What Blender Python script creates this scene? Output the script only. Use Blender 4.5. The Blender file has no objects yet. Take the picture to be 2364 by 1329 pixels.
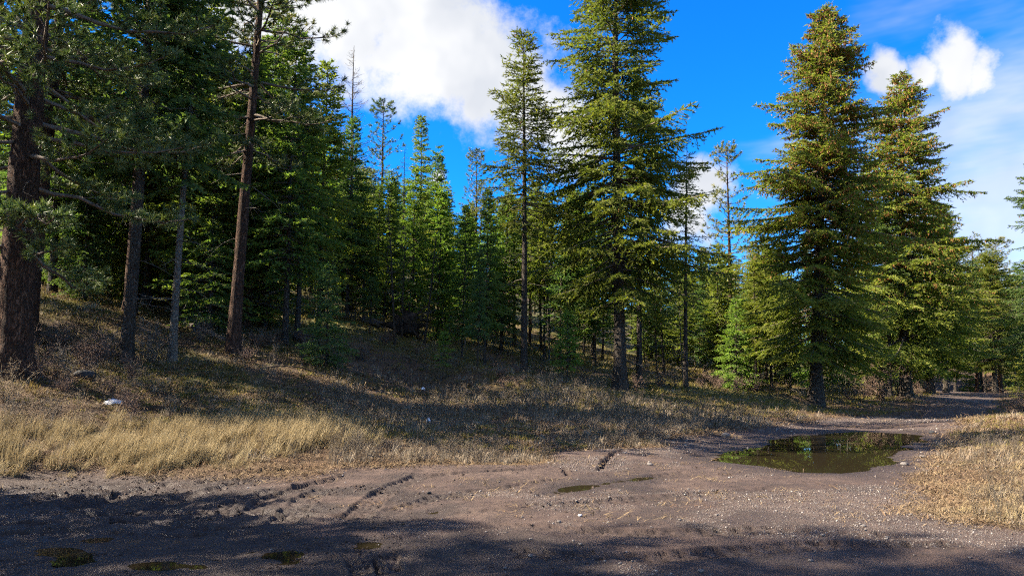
import bpy, math, random
import numpy as np
from mathutils import Vector

# ------------------------------------------------------------------ scene, camera, sky, sun
sc = bpy.context.scene
COL = sc.collection
R = math.radians
W0, H0, F0, CX, CY = 2364.0, 1329.0, 1600.0, 1182.0, 770.0     # photograph size, focal length in its pixels, optical centre
PITCH = math.atan(122.0 / F0)
CZ = 1.72

cd = bpy.data.cameras.new('camera'); cam = bpy.data.objects.new('camera', cd); COL.objects.link(cam)
cd.sensor_width = 36.0; cd.lens = F0 / W0 * 36.0
cd.shift_y = (CY - H0 / 2) / W0
cd.clip_start = 0.1; cd.clip_end = 6000
cam.location = (0, 0, CZ); cam.rotation_euler = (R(90) + PITCH, 0, 0)
sc.camera = cam

SUN_BEAR, SUN_EL = -94.0, 41.0
SUN = Vector((math.sin(R(SUN_BEAR)) * math.cos(R(SUN_EL)), math.cos(R(SUN_BEAR)) * math.cos(R(SUN_EL)), math.sin(R(SUN_EL))))

sc.view_settings.view_transform = 'Standard'; sc.view_settings.look = 'None'
sc.view_settings.gamma = 1.0; sc.view_settings.use_curve_mapping = False
sc.view_settings.exposure = 2.25
sc.cycles.use_denoising = False; sc.cycles.pixel_filter_type = 'BLACKMAN_HARRIS'; sc.cycles.filter_width = 1.25
sc.cycles.max_bounces = 5; sc.cycles.diffuse_bounces = 4; sc.cycles.glossy_bounces = 2
sc.cycles.transmission_bounces = 1; sc.cycles.transparent_max_bounces = 2
sc.cycles.use_light_tree = False; sc.cycles.use_adaptive_sampling = True; sc.cycles.adaptive_threshold = 0.04
sc.cycles.caustics_reflective = False; sc.cycles.caustics_refractive = False
sc.cycles.sample_clamp_indirect = 4.0

sp_, cp_ = math.sin(PITCH), math.cos(PITCH)
def ray(px, py):
    a = (px - CX) / F0; b = (CY - py) / F0
    return np.array((a, cp_ - b * sp_, sp_ + b * cp_))
def P(px, py, d):
    r = ray(px, py); t = d / r[1]
    return np.array((r[0] * t, d, CZ + r[2] * t))
def to_px(x, y, z):
    yc = y * cp_ + (z - CZ) * sp_; zc = -y * sp_ + (z - CZ) * cp_
    return CX + F0 * x / yc, CY - F0 * zc / yc

def build_world():
    w = bpy.data.worlds.new('World'); sc.world = w; w.use_nodes = True
    nt = w.node_tree; N = nt.nodes; L = nt.links
    bg = N['Background']; bg.inputs[1].default_value = 0.076
    sky = N.new('ShaderNodeTexSky'); sky.sky_type = 'NISHITA'; sky.sun_disc = False
    sky.sun_elevation = R(SUN_EL); sky.sun_rotation = R(SUN_BEAR); sky.altitude = 1000
    sky.air_density = 1.0; sky.dust_density = 0.2; sky.ozone_density = 3.0
    hs = N.new('ShaderNodeHueSaturation'); hs.inputs['Saturation'].default_value = 1.3; hs.inputs['Value'].default_value = 1.0
    L.new(sky.outputs[0], hs.inputs['Color'])
    tint = N.new('ShaderNodeMix'); tint.data_type = 'RGBA'; tint.blend_type = 'MULTIPLY'; tint.inputs[0].default_value = 1.0
    L.new(hs.outputs[0], tint.inputs[6])
    tc = N.new('ShaderNodeTexCoord')
    def math_(op, a, b=None, c=None):
        m = N.new('ShaderNodeMath'); m.operation = op
        for i, v in enumerate((a, b, c)):
            if v is None: continue
            if isinstance(v, (int, float)): m.inputs[i].default_value = v
            else: L.new(v, m.inputs[i])
        return m.outputs[0]
    def noise(vec, scale, detail, rough, outp=0):
        n = N.new('ShaderNodeTexNoise'); n.inputs['Scale'].default_value = scale
        n.inputs['Detail'].default_value = detail; n.inputs['Roughness'].default_value = rough
        L.new(vec, n.inputs['Vector']); return n.outputs[outp]
    d0 = tc.outputs['Generated']
    sx = N.new('ShaderNodeSeparateXYZ'); L.new(d0, sx.inputs[0])
    lo = N.new('ShaderNodeMapRange'); lo.inputs[1].default_value = .0; lo.inputs[2].default_value = .28; L.new(sx.outputs[2], lo.inputs[0])
    tm = N.new('ShaderNodeMix'); tm.data_type = 'RGBA'; L.new(lo.outputs[0], tm.inputs[0])
    tm.inputs[6].default_value = (0.62, 0.74, 0.95, 1); tm.inputs[7].default_value = (0.10, 0.66, 0.98, 1); L.new(tm.outputs[2], tint.inputs[7])
    wn = noise(d0, 5.0, 4, 0.6, 1)
    sub = N.new('ShaderNodeVectorMath'); sub.operation = 'SUBTRACT'; L.new(wn, sub.inputs[0]); sub.inputs[1].default_value = (.5, .5, .5)
    scl = N.new('ShaderNodeVectorMath'); scl.operation = 'SCALE'; L.new(sub.outputs[0], scl.inputs[0]); scl.inputs['Scale'].default_value = 0.13
    add = N.new('ShaderNodeVectorMath'); add.operation = 'ADD'; L.new(d0, add.inputs[0]); L.new(scl.outputs[0], add.inputs[1])
    dw = add.outputs[0]
    def bump(vec, c, r):
        v = N.new('ShaderNodeVectorMath'); v.operation = 'DISTANCE'; L.new(vec, v.inputs[0]); v.inputs[1].default_value = c
        mr = N.new('ShaderNodeMapRange'); mr.inputs[1].default_value = 0; mr.inputs[2].default_value = r
        mr.inputs[3].default_value = 1; mr.inputs[4].default_value = 0; L.new(v.outputs['Value'], mr.inputs[0]); return mr.outputs[0]
    def at(px, py):
        v = ray(px, py); v = v / np.linalg.norm(v); return tuple(v)
    # cumulus: the ones in view, then larger unseen ones added for neutral ambient light
    puffs = [(at(640, -40), .17), (at(760, -150), .20), (at(900, -110), .15), (at(800, 10), .14), (at(930, 60), .13), (at(1040, 110), .12), (at(1140, 165), .11), (at(1230, 215), .10), (at(1310, 275), .085), (at(1345, 330), .05),
             (at(2195, 135), .046), (at(2115, 165), .026), (at(2258, 145), .034), (at(1960, 95), .020), (at(2030, 185), .028),
             (at(1610, 470), .06), (at(1580, 540), .05), (at(1025, 410), .02)]
    rg = random.Random(4)
    for k in range(18):
        az = R(60 + k * 14 + rg.uniform(-8, 8)); el = R((22, 44, 66)[k % 3] + rg.uniform(-7, 7)); r = rg.uniform(.18, .32)
        puffs.append(((math.sin(az) * math.cos(el), math.cos(az) * math.cos(el), math.sin(el)), r))
    f = None
    for c, r in puffs:
        b = bump(dw, c, r)
        f = b if f is None else math_('MAXIMUM', f, b)
    n1 = noise(d0, 16.0, 6, 0.68)
    dens = math_('ADD', f, math_('MULTIPLY', math_('SUBTRACT', n1, 0.5), 1.15))
    mr = N.new('ShaderNodeMapRange'); mr.interpolation_type = 'SMOOTHSTEP'
    mr.inputs[1].default_value = 0.08; mr.inputs[2].default_value = 0.60; L.new(math_('MULTIPLY', dens, math_('GREATER_THAN', f, 0.001)), mr.inputs[0])
    cover = mr.outputs[0]
    # thin veil low in the sky
    mp = N.new('ShaderNodeMapping'); mp.inputs['Scale'].default_value = (3, 3, 12); mp.inputs['Rotation'].default_value = (0, R(12), 0); L.new(d0, mp.inputs[0])
    n2 = noise(mp.outputs[0], 1.6, 4, 0.6)
    v = bump(dw, at(2340, 470), .36)
    for az, el in ((80, 15), (150, 22), (215, 14), (290, 18)):
        v = math_('MAXIMUM', v, bump(dw, (math.sin(R(az)) * math.cos(R(el)), math.cos(R(az)) * math.cos(R(el)), math.sin(R(el))), .42))
    mv = N.new('ShaderNodeMapRange'); mv.interpolation_type = 'SMOOTHSTEP'; mv.inputs[1].default_value = .18; mv.inputs[2].default_value = .95; mv.inputs[4].default_value = .75
    L.new(math_('ADD', v, math_('MULTIPLY', math_('SUBTRACT', n2, .5), 1.0)), mv.inputs[0])
    cover = math_('MAXIMUM', cover, mv.outputs[0])
    n3 = noise(dw, 6.0, 3, 0.6)
    cr = N.new('ShaderNodeValToRGB'); cr.color_ramp.elements[0].position = .40; cr.color_ramp.elements[0].color = (2.15, 2.25, 2.45, 1)
    cr.color_ramp.elements[1].position = .60; cr.color_ramp.elements[1].color = (2.80, 2.83, 2.9, 1); L.new(n3, cr.inputs[0])
    mx = N.new('ShaderNodeMix'); mx.data_type = 'RGBA'
    L.new(cover, mx.inputs[0]); L.new(tint.outputs[2], mx.inputs[6]); L.new(cr.outputs[0], mx.inputs[7])
    L.new(mx.outputs[2], bg.inputs[0])
build_world()

sl = bpy.data.lights.new('sun', 'SUN'); sl.energy = 4.7; sl.angle = R(0.5); sl.color = (1.0, 0.88, 0.70)
so = bpy.data.objects.new('sun', sl); COL.objects.link(so); so.rotation_euler = (-SUN).to_track_quat('-Z', 'Y').to_euler(); so.location = (-60, 20, 60)

# ------------------------------------------------------------------ helpers
def mesh_np(name, V, faces, mat=None, smooth=False, attrs=None):
    """faces: (n,3) or (n,4) int array; attrs: dict of per-vertex floats"""
    V = np.asarray(V, np.float32).reshape(-1, 3); faces = np.asarray(faces, np.int32)
    me = bpy.data.meshes.new(name); n, k = faces.shape
    me.vertices.add(len(V)); me.vertices.foreach_set('co', V.ravel())
    me.loops.add(n * k); me.loops.foreach_set('vertex_index', faces.ravel())
    me.polygons.add(n); me.polygons.foreach_set('loop_start', np.arange(0, n * k, k, dtype=np.int32))
    me.polygons.foreach_set('loop_total', np.full(n, k, np.int32))
    if smooth: me.polygons.foreach_set('use_smooth', np.ones(n, bool))
    for an, av in (attrs or {}).items():
        a = me.attributes.new(an, 'FLOAT', 'POINT'); a.data.foreach_set('value', np.asarray(av, np.float32).ravel())
    me.update(calc_edges=True)
    if mat: me.materials.append(mat)
    return me
def link(name, me, parent=None):
    o = bpy.data.objects.new(name, me); COL.objects.link(o)
    if parent: o.parent = parent
    return o
def tag(o, label=None, cat=None, group=None, kind=None):
    if label: o['label'] = label
    if cat: o['category'] = cat
    if group: o['group'] = group
    if kind: o['kind'] = kind
    return o
def sm(a, b, x):
    t = np.clip((x - a) / (b - a), 0, 1); return t * t * (3 - 2 * t)
def hash2(ix, iy, seed):
    n = (ix.astype(np.int64) * 374761393 + iy.astype(np.int64) * 668265263 + seed * 974634777) & 0xffffffff
    n = ((n ^ (n >> 13)) * 1274126177) & 0xffffffff
    n = n ^ (n >> 16)
    return n.astype(np.float64) / 4294967295.0
def vnoise(x, y, seed=0):
    xi = np.floor(x); yi = np.floor(y); fx = x - xi; fy = y - yi
    fx = fx * fx * (3 - 2 * fx); fy = fy * fy * (3 - 2 * fy)
    a = hash2(xi, yi, seed); b = hash2(xi + 1, yi, seed); c = hash2(xi, yi + 1, seed); d = hash2(xi + 1, yi + 1, seed)
    return (a * (1 - fx) + b * fx) * (1 - fy) + (c * (1 - fx) + d * fx) * fy - 0.5
def fbm(x, y, wl, oct=3, seed=0):
    s = 0; amp = 1.0
    for k in range(oct):
        s = s + amp * vnoise(x / wl + 17.3 * k, y / wl - 9.1 * k, seed + k); wl *= 0.5; amp *= 0.5
    return s

class Geo:
    """collects tapered tubes and single triangles"""
    def __init__(s): s.V = []; s.F = []; s.T = []; s.n = 0
    def add(s, V, Fc, tint=None):
        V = np.asarray(V).reshape(-1, 3); s.V.append(V); s.F.append(np.asarray(Fc) + s.n); s.n += len(V)
        s.T.append(np.zeros(len(V)) if tint is None else np.asarray(tint))
    def tube(s, path, rad, sides=5, disp=None, cap=False):
        path = np.asarray(path, float); k = len(path); rad = np.broadcast_to(np.asarray(rad, float), (k,))
        tg = np.gradient(path, axis=0); tg /= np.linalg.norm(tg, axis=1, keepdims=True) + 1e-9
        ref = np.array((0, 0, 1.0)) if abs(tg[0][2]) < .8 else np.array((1.0, 0, 0))
        u = np.cross(tg, ref); u /= np.linalg.norm(u, axis=1, keepdims=True) + 1e-9
        v = np.cross(tg, u)
        th = np.linspace(0, 2 * np.pi, sides, endpoint=False)
        rr = rad[:, None] * np.ones(sides)[None]
        if disp is not None: rr = rr * disp
        V = path[:, None, :] + rr[..., None] * (u[:, None, :] * np.cos(th)[None, :, None] + v[:, None, :] * np.sin(th)[None, :, None])
        i = np.arange(k - 1)[:, None] * sides; j = np.arange(sides)[None]; j2 = (j + 1) % sides
        a = i + j; b = i + j2; c = i + sides + j2; d = i + sides + j
        Fc = np.concatenate([np.stack([a, b, c], -1).reshape(-1, 3), np.stack([a, c, d], -1).reshape(-1, 3)])
        V = V.reshape(-1, 3)
        if cap:
            V = np.concatenate([V, path[:1], path[-1:]]); n0 = k * sides
            jj = np.arange(sides); jj2 = (jj + 1) % sides
            Fc = np.concatenate([Fc, np.stack([np.full(sides, n0), jj2, jj], -1), np.stack([np.full(sides, n0 + 1), (k - 1) * sides + jj, (k - 1) * sides + jj2], -1)])
        s.add(V, Fc)
    def blades(s, base, dirv, length, width, rng, tint):
        """one slim triangle for each base point"""
        m = len(base)
        if m == 0: return
        rnd = rng.normal(size=(m, 3)); sd = np.cross(dirv, rnd); sd /= np.linalg.norm(sd, axis=1, keepdims=True) + 1e-9
        w = np.broadcast_to(np.asarray(width, float), (m,))[:, None] * .5; ln = np.broadcast_to(np.asarray(length, float), (m,))[:, None]
        V = np.stack([base - sd * w, base + sd * w, base + dirv * ln], 1).reshape(-1, 3)
        s.add(V, np.arange(3 * m).reshape(-1, 3), np.repeat(tint, 3))
    def mesh(s, name, mat, smooth=False):
        return mesh_np(name, np.concatenate(s.V), np.concatenate(s.F), mat, smooth, {'tint': np.concatenate(s.T)})

# ------------------------------------------------------------------ materials
class MT:
    def __init__(s, name):
        s.m = bpy.data.materials.new(name); s.m.use_nodes = True; s.nt = s.m.node_tree; s.N = s.nt.nodes; s.L = s.nt.links
        s.bsdf = s.N['Principled BSDF']; s.out = s.N['Material Output']
    def node(s, t, **kw):
        n = s.N.new(t)
        for k, v in kw.items(): setattr(n, k, v)
        return n
    def val(s, n, i, v):
        if hasattr(v, 'is_linked') or hasattr(v, 'links'): s.L.new(v, n.inputs[i])
        else: n.inputs[i].default_value = v
    def math(s, op, a, b=0.0):
        n = s.node('ShaderNodeMath', operation=op); s.val(n, 0, a); s.val(n, 1, b); return n.outputs[0]
    def attr(s, name): return s.node('ShaderNodeAttribute', attribute_name=name).outputs['Fac']
    def noise(s, scale, detail=4, rough=.6, vec=None, out=0):
        n = s.node('ShaderNodeTexNoise'); n.inputs['Scale'].default_value = scale; n.inputs['Detail'].default_value = detail; n.inputs['Roughness'].default_value = rough
        if vec is not None: s.L.new(vec, n.inputs['Vector'])
        return n.outputs[out]
    def ramp(s, fac, *stops):
        n = s.node('ShaderNodeValToRGB'); s.L.new(fac, n.inputs[0]); e = n.color_ramp.elements
        while len(e) < len(stops): e.new(.5)
        for q, (p, c) in zip(e, stops): q.position = p; q.color = (*c, 1) if len(c) == 3 else c
        return n.outputs[0]
    def mix(s, fac, a, b, mode='MIX'):
        n = s.node('ShaderNodeMix', data_type='RGBA', blend_type=mode)
        s.val(n, 0, fac)
        for i, v in ((6, a), (7, b)):
            if isinstance(v, tuple): n.inputs[i].default_value = (*v, 1)
            else: s.L.new(v, n.inputs[i])
        return n.outputs[2]
    def coords(s, scale=(1, 1, 1), which='Object'):
        tc = s.node('ShaderNodeTexCoord'); mp = s.node('ShaderNodeMapping'); mp.inputs['Scale'].default_value = scale
        s.L.new(tc.outputs[which], mp.inputs[0]); return mp.outputs[0]
    def bump(s, h, strength, dist):
        b = s.node('ShaderNodeBump'); b.inputs['Strength'].default_value = strength; b.inputs['Distance'].default_value = dist
        s.L.new(h, b.inputs['Height']); s.L.new(b.outputs[0], s.bsdf.inputs['Normal']); return b
    def base(s, c): s.val(s.bsdf, 'Base Color', c if not isinstance(c, tuple) else (*c, 1))
    def rough(s, r): s.val(s.bsdf, 'Roughness', r)
    def spec(s, v): s.bsdf.inputs['Specular IOR Level'].default_value = v

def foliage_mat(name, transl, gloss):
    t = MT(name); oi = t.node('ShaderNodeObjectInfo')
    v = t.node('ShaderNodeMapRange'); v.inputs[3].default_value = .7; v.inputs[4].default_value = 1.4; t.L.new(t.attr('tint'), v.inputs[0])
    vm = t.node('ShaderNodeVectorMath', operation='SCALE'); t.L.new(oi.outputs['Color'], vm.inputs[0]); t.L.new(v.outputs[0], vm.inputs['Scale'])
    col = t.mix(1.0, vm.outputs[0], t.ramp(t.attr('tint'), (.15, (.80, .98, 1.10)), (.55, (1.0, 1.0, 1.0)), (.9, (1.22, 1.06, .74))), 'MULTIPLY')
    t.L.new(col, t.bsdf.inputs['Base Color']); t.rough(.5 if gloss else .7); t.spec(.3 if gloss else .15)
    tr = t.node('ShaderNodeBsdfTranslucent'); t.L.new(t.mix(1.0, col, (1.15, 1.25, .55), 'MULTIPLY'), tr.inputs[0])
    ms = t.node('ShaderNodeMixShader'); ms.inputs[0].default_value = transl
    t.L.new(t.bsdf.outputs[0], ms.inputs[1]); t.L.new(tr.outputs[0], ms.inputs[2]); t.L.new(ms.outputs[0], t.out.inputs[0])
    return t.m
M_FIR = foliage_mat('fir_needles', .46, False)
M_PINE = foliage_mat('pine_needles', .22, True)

def bark_mat(name, dark, light, plate, zs=.22):
    t = MT(name); vec = t.coords((1, 1, zs)); fine = t.noise(26, 4, .7, t.coords((1, 1, .35)))
    sc_ = t.node('ShaderNodeVectorMath', operation='SCALE'); t.L.new(t.noise(5, 4, .65, vec, 1), sc_.inputs[0]); sc_.inputs['Scale'].default_value = .35
    wv = t.node('ShaderNodeVectorMath', operation='ADD'); t.L.new(vec, wv.inputs[0]); t.L.new(sc_.outputs[0], wv.inputs[1])
    n = t.noise(plate, 3, .6, wv.outputs[0])
    rid = t.math('ABSOLUTE', t.math('SUBTRACT', n, .5)); h = t.math('MINIMUM', t.math('MULTIPLY', rid, 7.0), 1.0)
    h = t.math('MULTIPLY', h, t.math('ADD', fine, .45))
    c = t.ramp(h, (.12, dark), (.42, tuple((a + b) / 2 * .8 for a, b in zip(dark, light))), (.95, light))
    c = t.mix(t.math('MULTIPLY', t.noise(1.3, 3, .6), .5), c, tuple(x * .5 for x in light))
    t.base(c); t.rough(.9); t.spec(.15); t.bump(h, .9, .05)
    return t.m
M_BARK_PINE = bark_mat('pine_bark', (.014, .0100, .0085), (.150, .084, .056), 13, .22)
M_BARK_FIR = bark_mat('fir_bark', (0.0220, 0.0176, 0.0150), (0.1496, 0.1232, 0.1012), 18, .3)
M_BARK_PALE = bark_mat('pale_bark', (.07, .06, .05), (.36, .32, .27), 20, .4)
def plain(name, c1, c2, scale, rough=.85, bump=.0, dist=.01, spec=.2):
    t = MT(name); n = t.noise(scale, 5, .6, t.coords()); t.base(t.ramp(n, (.3, c1), (.7, c2))); t.rough(rough); t.spec(spec)
    if bump: t.bump(n, bump, dist)
    return t.m
M_LIMB = plain('limb_bark', (.07, .055, .043), (.17, .135, .11), 8)
M_DEADTWIG = plain('dead_twig', (0.0792, 0.0660, 0.0528), (0.1760, 0.1496, 0.1232), 5)
M_SHRUB = plain('shrub_twig', (0.0880, 0.0572, 0.0440), (0.1936, 0.1320, 0.1012), 6)
M_SHRUB_TAN = plain('dry_shrub_twig', (0.1400, 0.1050, 0.0700), (0.2660, 0.2100, 0.1400), 6)
M_CONE = plain('spruce_cone', (.19, .090, .032), (.33, .165, .065), 7)
M_LOG = plain('log_bark', (.03, .025, .022), (.12, .10, .085), 4, .9, .6, .03)
M_ROOT = plain('root_wood', (.016, .012, .01), (.06, .045, .035), 6, .9, .6, .03)
M_ROCK = plain('rock', (0.0738, 0.0656, 0.0640), (0.1968, 0.1763, 0.1640), 9, .85, .5, .01)
M_ROCKDARK = plain('dark_rock', (0.0120, 0.0132, 0.0156), (0.0420, 0.0432, 0.0480), 7, .8, .6, .03)
M_SNOW = plain('old_snow', (.62, .66, .74), (.82, .85, .9), 14, .6, .4, .01, .4)
M_WHITE = plain('pale_stone', (.5, .48, .47), (.72, .70, .68), 20)

def inst_mat(name, stops, rough=.8, transl=0.0):
    """colour picked for each instance"""
    t = MT(name); oi = t.node('ShaderNodeObjectInfo'); c = t.ramp(oi.outputs['Random'], *stops)
    v = t.node('ShaderNodeMapRange'); v.inputs[3].default_value = .6; v.inputs[4].default_value = 1.35; t.L.new(t.attr('tint'), v.inputs[0])
    vm = t.node('ShaderNodeVectorMath', operation='SCALE'); t.L.new(c, vm.inputs[0]); t.L.new(v.outputs[0], vm.inputs['Scale'])
    t.L.new(vm.outputs[0], t.bsdf.inputs['Base Color']); t.rough(rough); t.spec(.2)
    if transl:
        tr = t.node('ShaderNodeBsdfTranslucent'); t.L.new(vm.outputs[0], tr.inputs[0]); ms = t.node('ShaderNodeMixShader'); ms.inputs[0].default_value = transl
        t.L.new(t.bsdf.outputs[0], ms.inputs[1]); t.L.new(tr.outputs[0], ms.inputs[2]); t.L.new(ms.outputs[0], t.out.inputs[0])
    return t.m
M_GOLD = inst_mat('golden_grass', ((0, (0.2043, 0.1514, 0.0757)), (.5, (0.3027, 0.2384, 0.1287)), (1, (0.2422, 0.1892, 0.1060))), .7, .3)
M_GREYGRASS = inst_mat('grey_grass', ((0, (0.1673, 0.1279, 0.0885)), (.5, (0.2951, 0.2460, 0.1820)), (1, (0.2165, 0.1624, 0.1131))), .8, .25)
M_GREENGRASS = inst_mat('green_grass', ((0, (.13, .12, .024)), (.5, (.20, .17, .036)), (1, (.17, .115, .04))), .7, .35)
M_STRAW = inst_mat('straw', ((0, (0.1211, 0.0757, 0.0416)), (.5, (0.2043, 0.1514, 0.0870)), (1, (0.1514, 0.0908, 0.0530))), .8, .1)
M_PEBBLE = inst_mat('pebble', ((0, (0.0689, 0.0517, 0.0434)), (.4, (0.1240, 0.0999, 0.0861)), (.8, (0.1791, 0.1550, 0.1412)), (1, (0.2755, 0.2549, 0.2376))), .8)

def ground_mat():
    t = MT('ground_soil'); vec = t.coords()
    dirt = t.attr('dirt'); wet = t.attr('wet'); grav = t.attr('gravel'); green = t.attr('green')
    nb = t.noise(.7, 5, .6, vec); nm = t.noise(4, 6, .65, vec); nf = t.noise(38, 4, .7, vec); ng = t.noise(120, 2, .6, vec)
    soil = t.ramp(t.math('ADD', t.math('MULTIPLY', nm, .45), t.math('MULTIPLY', nb, .55)), (.38, (.022, .0133, .0120)), (.50, (.049, .0300, .0255)), (.62, (.086, .0575, .0460)))
    soil = t.mix(t.math('MULTIPLY', nf, .30), soil, (0.1171, 0.0861, 0.0689))
    vo = t.node('ShaderNodeTexVoronoi'); vo.inputs['Scale'].default_value = 42; t.L.new(vec, vo.inputs['Vector'])
    stone = t.ramp(vo.outputs['Color'], (.15, (0.0585, 0.0441, 0.0379)), (.5, (0.1171, 0.0964, 0.0840)), (.85, (0.2066, 0.1825, 0.1653)))
    vo2 = t.node('ShaderNodeTexVoronoi'); vo2.inputs['Scale'].default_value = 42; t.L.new(vec, vo2.inputs['Vector'])
    gm = t.math('GREATER_THAN', t.math('ADD', grav, t.math('MULTIPLY', t.math('SUBTRACT', nf, .5), 1.4)), .52)
    gm = t.math('MULTIPLY', gm, t.math('LESS_THAN', vo2.outputs['Distance'], .42))
    soil = t.mix(gm, soil, stone)
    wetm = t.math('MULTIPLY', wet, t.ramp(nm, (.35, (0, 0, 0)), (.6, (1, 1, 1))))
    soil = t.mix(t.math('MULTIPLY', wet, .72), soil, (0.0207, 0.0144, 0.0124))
    litter = t.ramp(nf, (.3, (0.0344, 0.0207, 0.0124)), (.52, (0.0827, 0.0517, 0.0276)), (.75, (0.1515, 0.1068, 0.0620)))
    litter = t.mix(t.math('MULTIPLY', nb, .6), litter, (0.0585, 0.0310, 0.0186))
    gr = t.ramp(nf, (.3, (0.0328, 0.0328, 0.0090)), (.7, (0.0984, 0.0902, 0.0221)))
    gsel = t.ramp(t.math('ADD', t.math('MULTIPLY', nm, .5), t.math('MULTIPLY', green, .8)), (.5, (0, 0, 0)), (.75, (1, 1, 1)))
    litter = t.mix(gsel, litter, gr)
    dsel = t.ramp(t.math('ADD', dirt, t.math('MULTIPLY', t.math('SUBTRACT', nf, .5), .7)), (.35, (0, 0, 0)), (.65, (1, 1, 1)))
    t.base(t.mix(dsel, litter, soil))
    rg = t.math('SUBTRACT', .95, t.math('MULTIPLY', wetm, .55)); t.rough(rg); t.spec(.35)
    h = t.math('ADD', t.math('MULTIPLY', nf, .6), t.math('MULTIPLY', ng, .35))
    h = t.math('ADD', h, t.math('MULTIPLY', gm, t.math('SUBTRACT', .5, vo2.outputs['Distance'])))
    # tyre lugs pressed into the mud, from distance along and across each track
    ts = t.attr('ts'); ta = t.math('ABSOLUTE', t.attr('td'))
    row = t.math('FLOOR', t.math('MULTIPLY', ta, 2.2))
    fr = t.math('FRACT', t.math('ADD', t.math('MULTIPLY', ts, 4.76), t.math('ADD', t.math('MULTIPLY', row, .5), t.math('MULTIPLY', ta, .6))))
    lug = t.math('MULTIPLY', t.math('LESS_THAN', t.math('ABSOLUTE', t.math('SUBTRACT', fr, .5)), .27), t.math('LESS_THAN', ta, .95))
    lug = t.math('MULTIPLY', lug, t.math('GREATER_THAN', t.math('FRACT', t.math('MULTIPLY', ta, 2.2)), .18))
    lug = t.math('MULTIPLY', lug, t.math('MULTIPLY', t.math('GREATER_THAN', nm, .40), dirt))
    h = t.math('SUBTRACT', h, t.math('MULTIPLY', lug, 1.6))
    t.bump(h, 1.0, .035)
    return t.m
M_GROUND = ground_mat()
def water_mat():
    t = MT('muddy_water'); t.base((.020, .0155, .0085)); t.rough(.02); t.bsdf.inputs['IOR'].default_value = 1.33
    t.bump(t.noise(9, 2, .5, t.coords((1, .35, 1))), .05, .004)
    return t.m
M_WATER = water_mat()

# ------------------------------------------------------------------ terrain
ctl = []
def cp(px, py, d): ctl.append(P(px, py, d))
for a in ((-12, 4, 0), (0, 4, 0), (12, 4, 0), (-9, 9, 0), (0, 9, 0), (10, 9, -.03), (-9, 12.5, .02), (0, 13, .03), (8, 13, 0), (12, 19, -.02), (8, 19, 0), (14, 25, 0), (16, 30, 0.02),
          (-20, -20, .3), (20, -20, 0), (0, -30, 0), (-60, -40, 2), (60, -40, -.5), (0, -90, 0), (-90, -90, 4), (90, -90, -2), (60, 10, -.3), (90, 40, -.5), (60, 40, .1),
          (-30, 20, 4.6), (-50, 40, 13), (-26, 9, 1.6), (-60, 8, 5), (-80, 60, 26), (-100, 110, 42), (-110, 20, 16)):
    ctl.append(np.array(a, float))
for a in ((300, 960, 18.6), (35, 866, 19), (130, 725, 28), (290, 845, 25), (397, 835, 26), (537, 815, 29), (657, 800, 34), (865, 740, 50), (790, 815, 34), (1065, 825, 42), (1118, 853, 35),
          (1210, 882, 40), (1430, 905, 40), (1585, 895, 45), (1885, 943, 46), (2055, 913, 56), (2200, 904, 84), (2280, 906, 84), (2230, 940, 50), (2300, 925, 60),
          (100, 640, 52), (500, 650, 60), (900, 690, 72), (1200, 765, 72), (1500, 835, 72), (1800, 876, 76), (2050, 893, 100), (2350, 893, 105), (2250, 899, 110),
          (500, 480, 125), (1100, 640, 130), (1700, 800, 125), (2000, 842, 122), (2300, 838, 118), (2650, 845, 105),
          (1000, 1000, 20), (1000, 950, 27), (1000, 900, 34), (1500, 1000, 22), (1500, 950, 30), (600, 1000, 17.6), (600, 930, 22), (650, 870, 27), (1800, 955, 36),
          (2330, 1024, 18), (2400, 1012, 21), (2330, 966, 27)):
    cp(*a)
ctl = np.array(ctl); SCL = 40.0
def _k(r2): return np.where(r2 > 0, .5 * r2 * np.log(r2 + 1e-12), 0)
_n = len(ctl); _X = ctl[:, :2] / SCL
_A = np.zeros((_n + 3, _n + 3)); _A[:_n, :_n] = _k(((_X[:, None] - _X[None]) ** 2).sum(-1)) + np.eye(_n) * 2e-4
_A[:_n, _n] = 1; _A[:_n, _n + 1:] = _X; _A[_n, :_n] = 1; _A[_n + 1:, :_n] = _X.T
_w = np.linalg.solve(_A, np.concatenate([ctl[:, 2], np.zeros(3)]))
def base_z(x, y):
    x = np.asarray(x, float); y = np.asarray(y, float); sh = x.shape
    x = x.ravel(); y = y.ravel(); r = np.hypot(x, y); f = np.minimum(1, 145.0 / np.maximum(r, 1e-6))
    X = np.stack([x * f, y * f], 1) / SCL; out = np.empty(len(X))
    for i in range(0, len(X), 60000):
        q = X[i:i + 60000]; r2 = ((q[:, None] - _X[None]) ** 2).sum(-1)
        out[i:i + 60000] = _k(r2) @ _w[:_n] + _w[_n] + q @ _w[_n + 1:]
    return out.reshape(sh)
def ground_at(px, py, dmax=115.0):
    r = ray(px, py); y = np.exp(np.linspace(math.log(4), math.log(dmax), 1500)); t = y / r[1]
    zz = CZ + r[2] * t - base_z(r[0] * t, y)
    k = np.argmax(zz < 0) if (zz < 0).any() else len(y) - 1
    return np.array((r[0] * t[k], y[k]))
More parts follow.
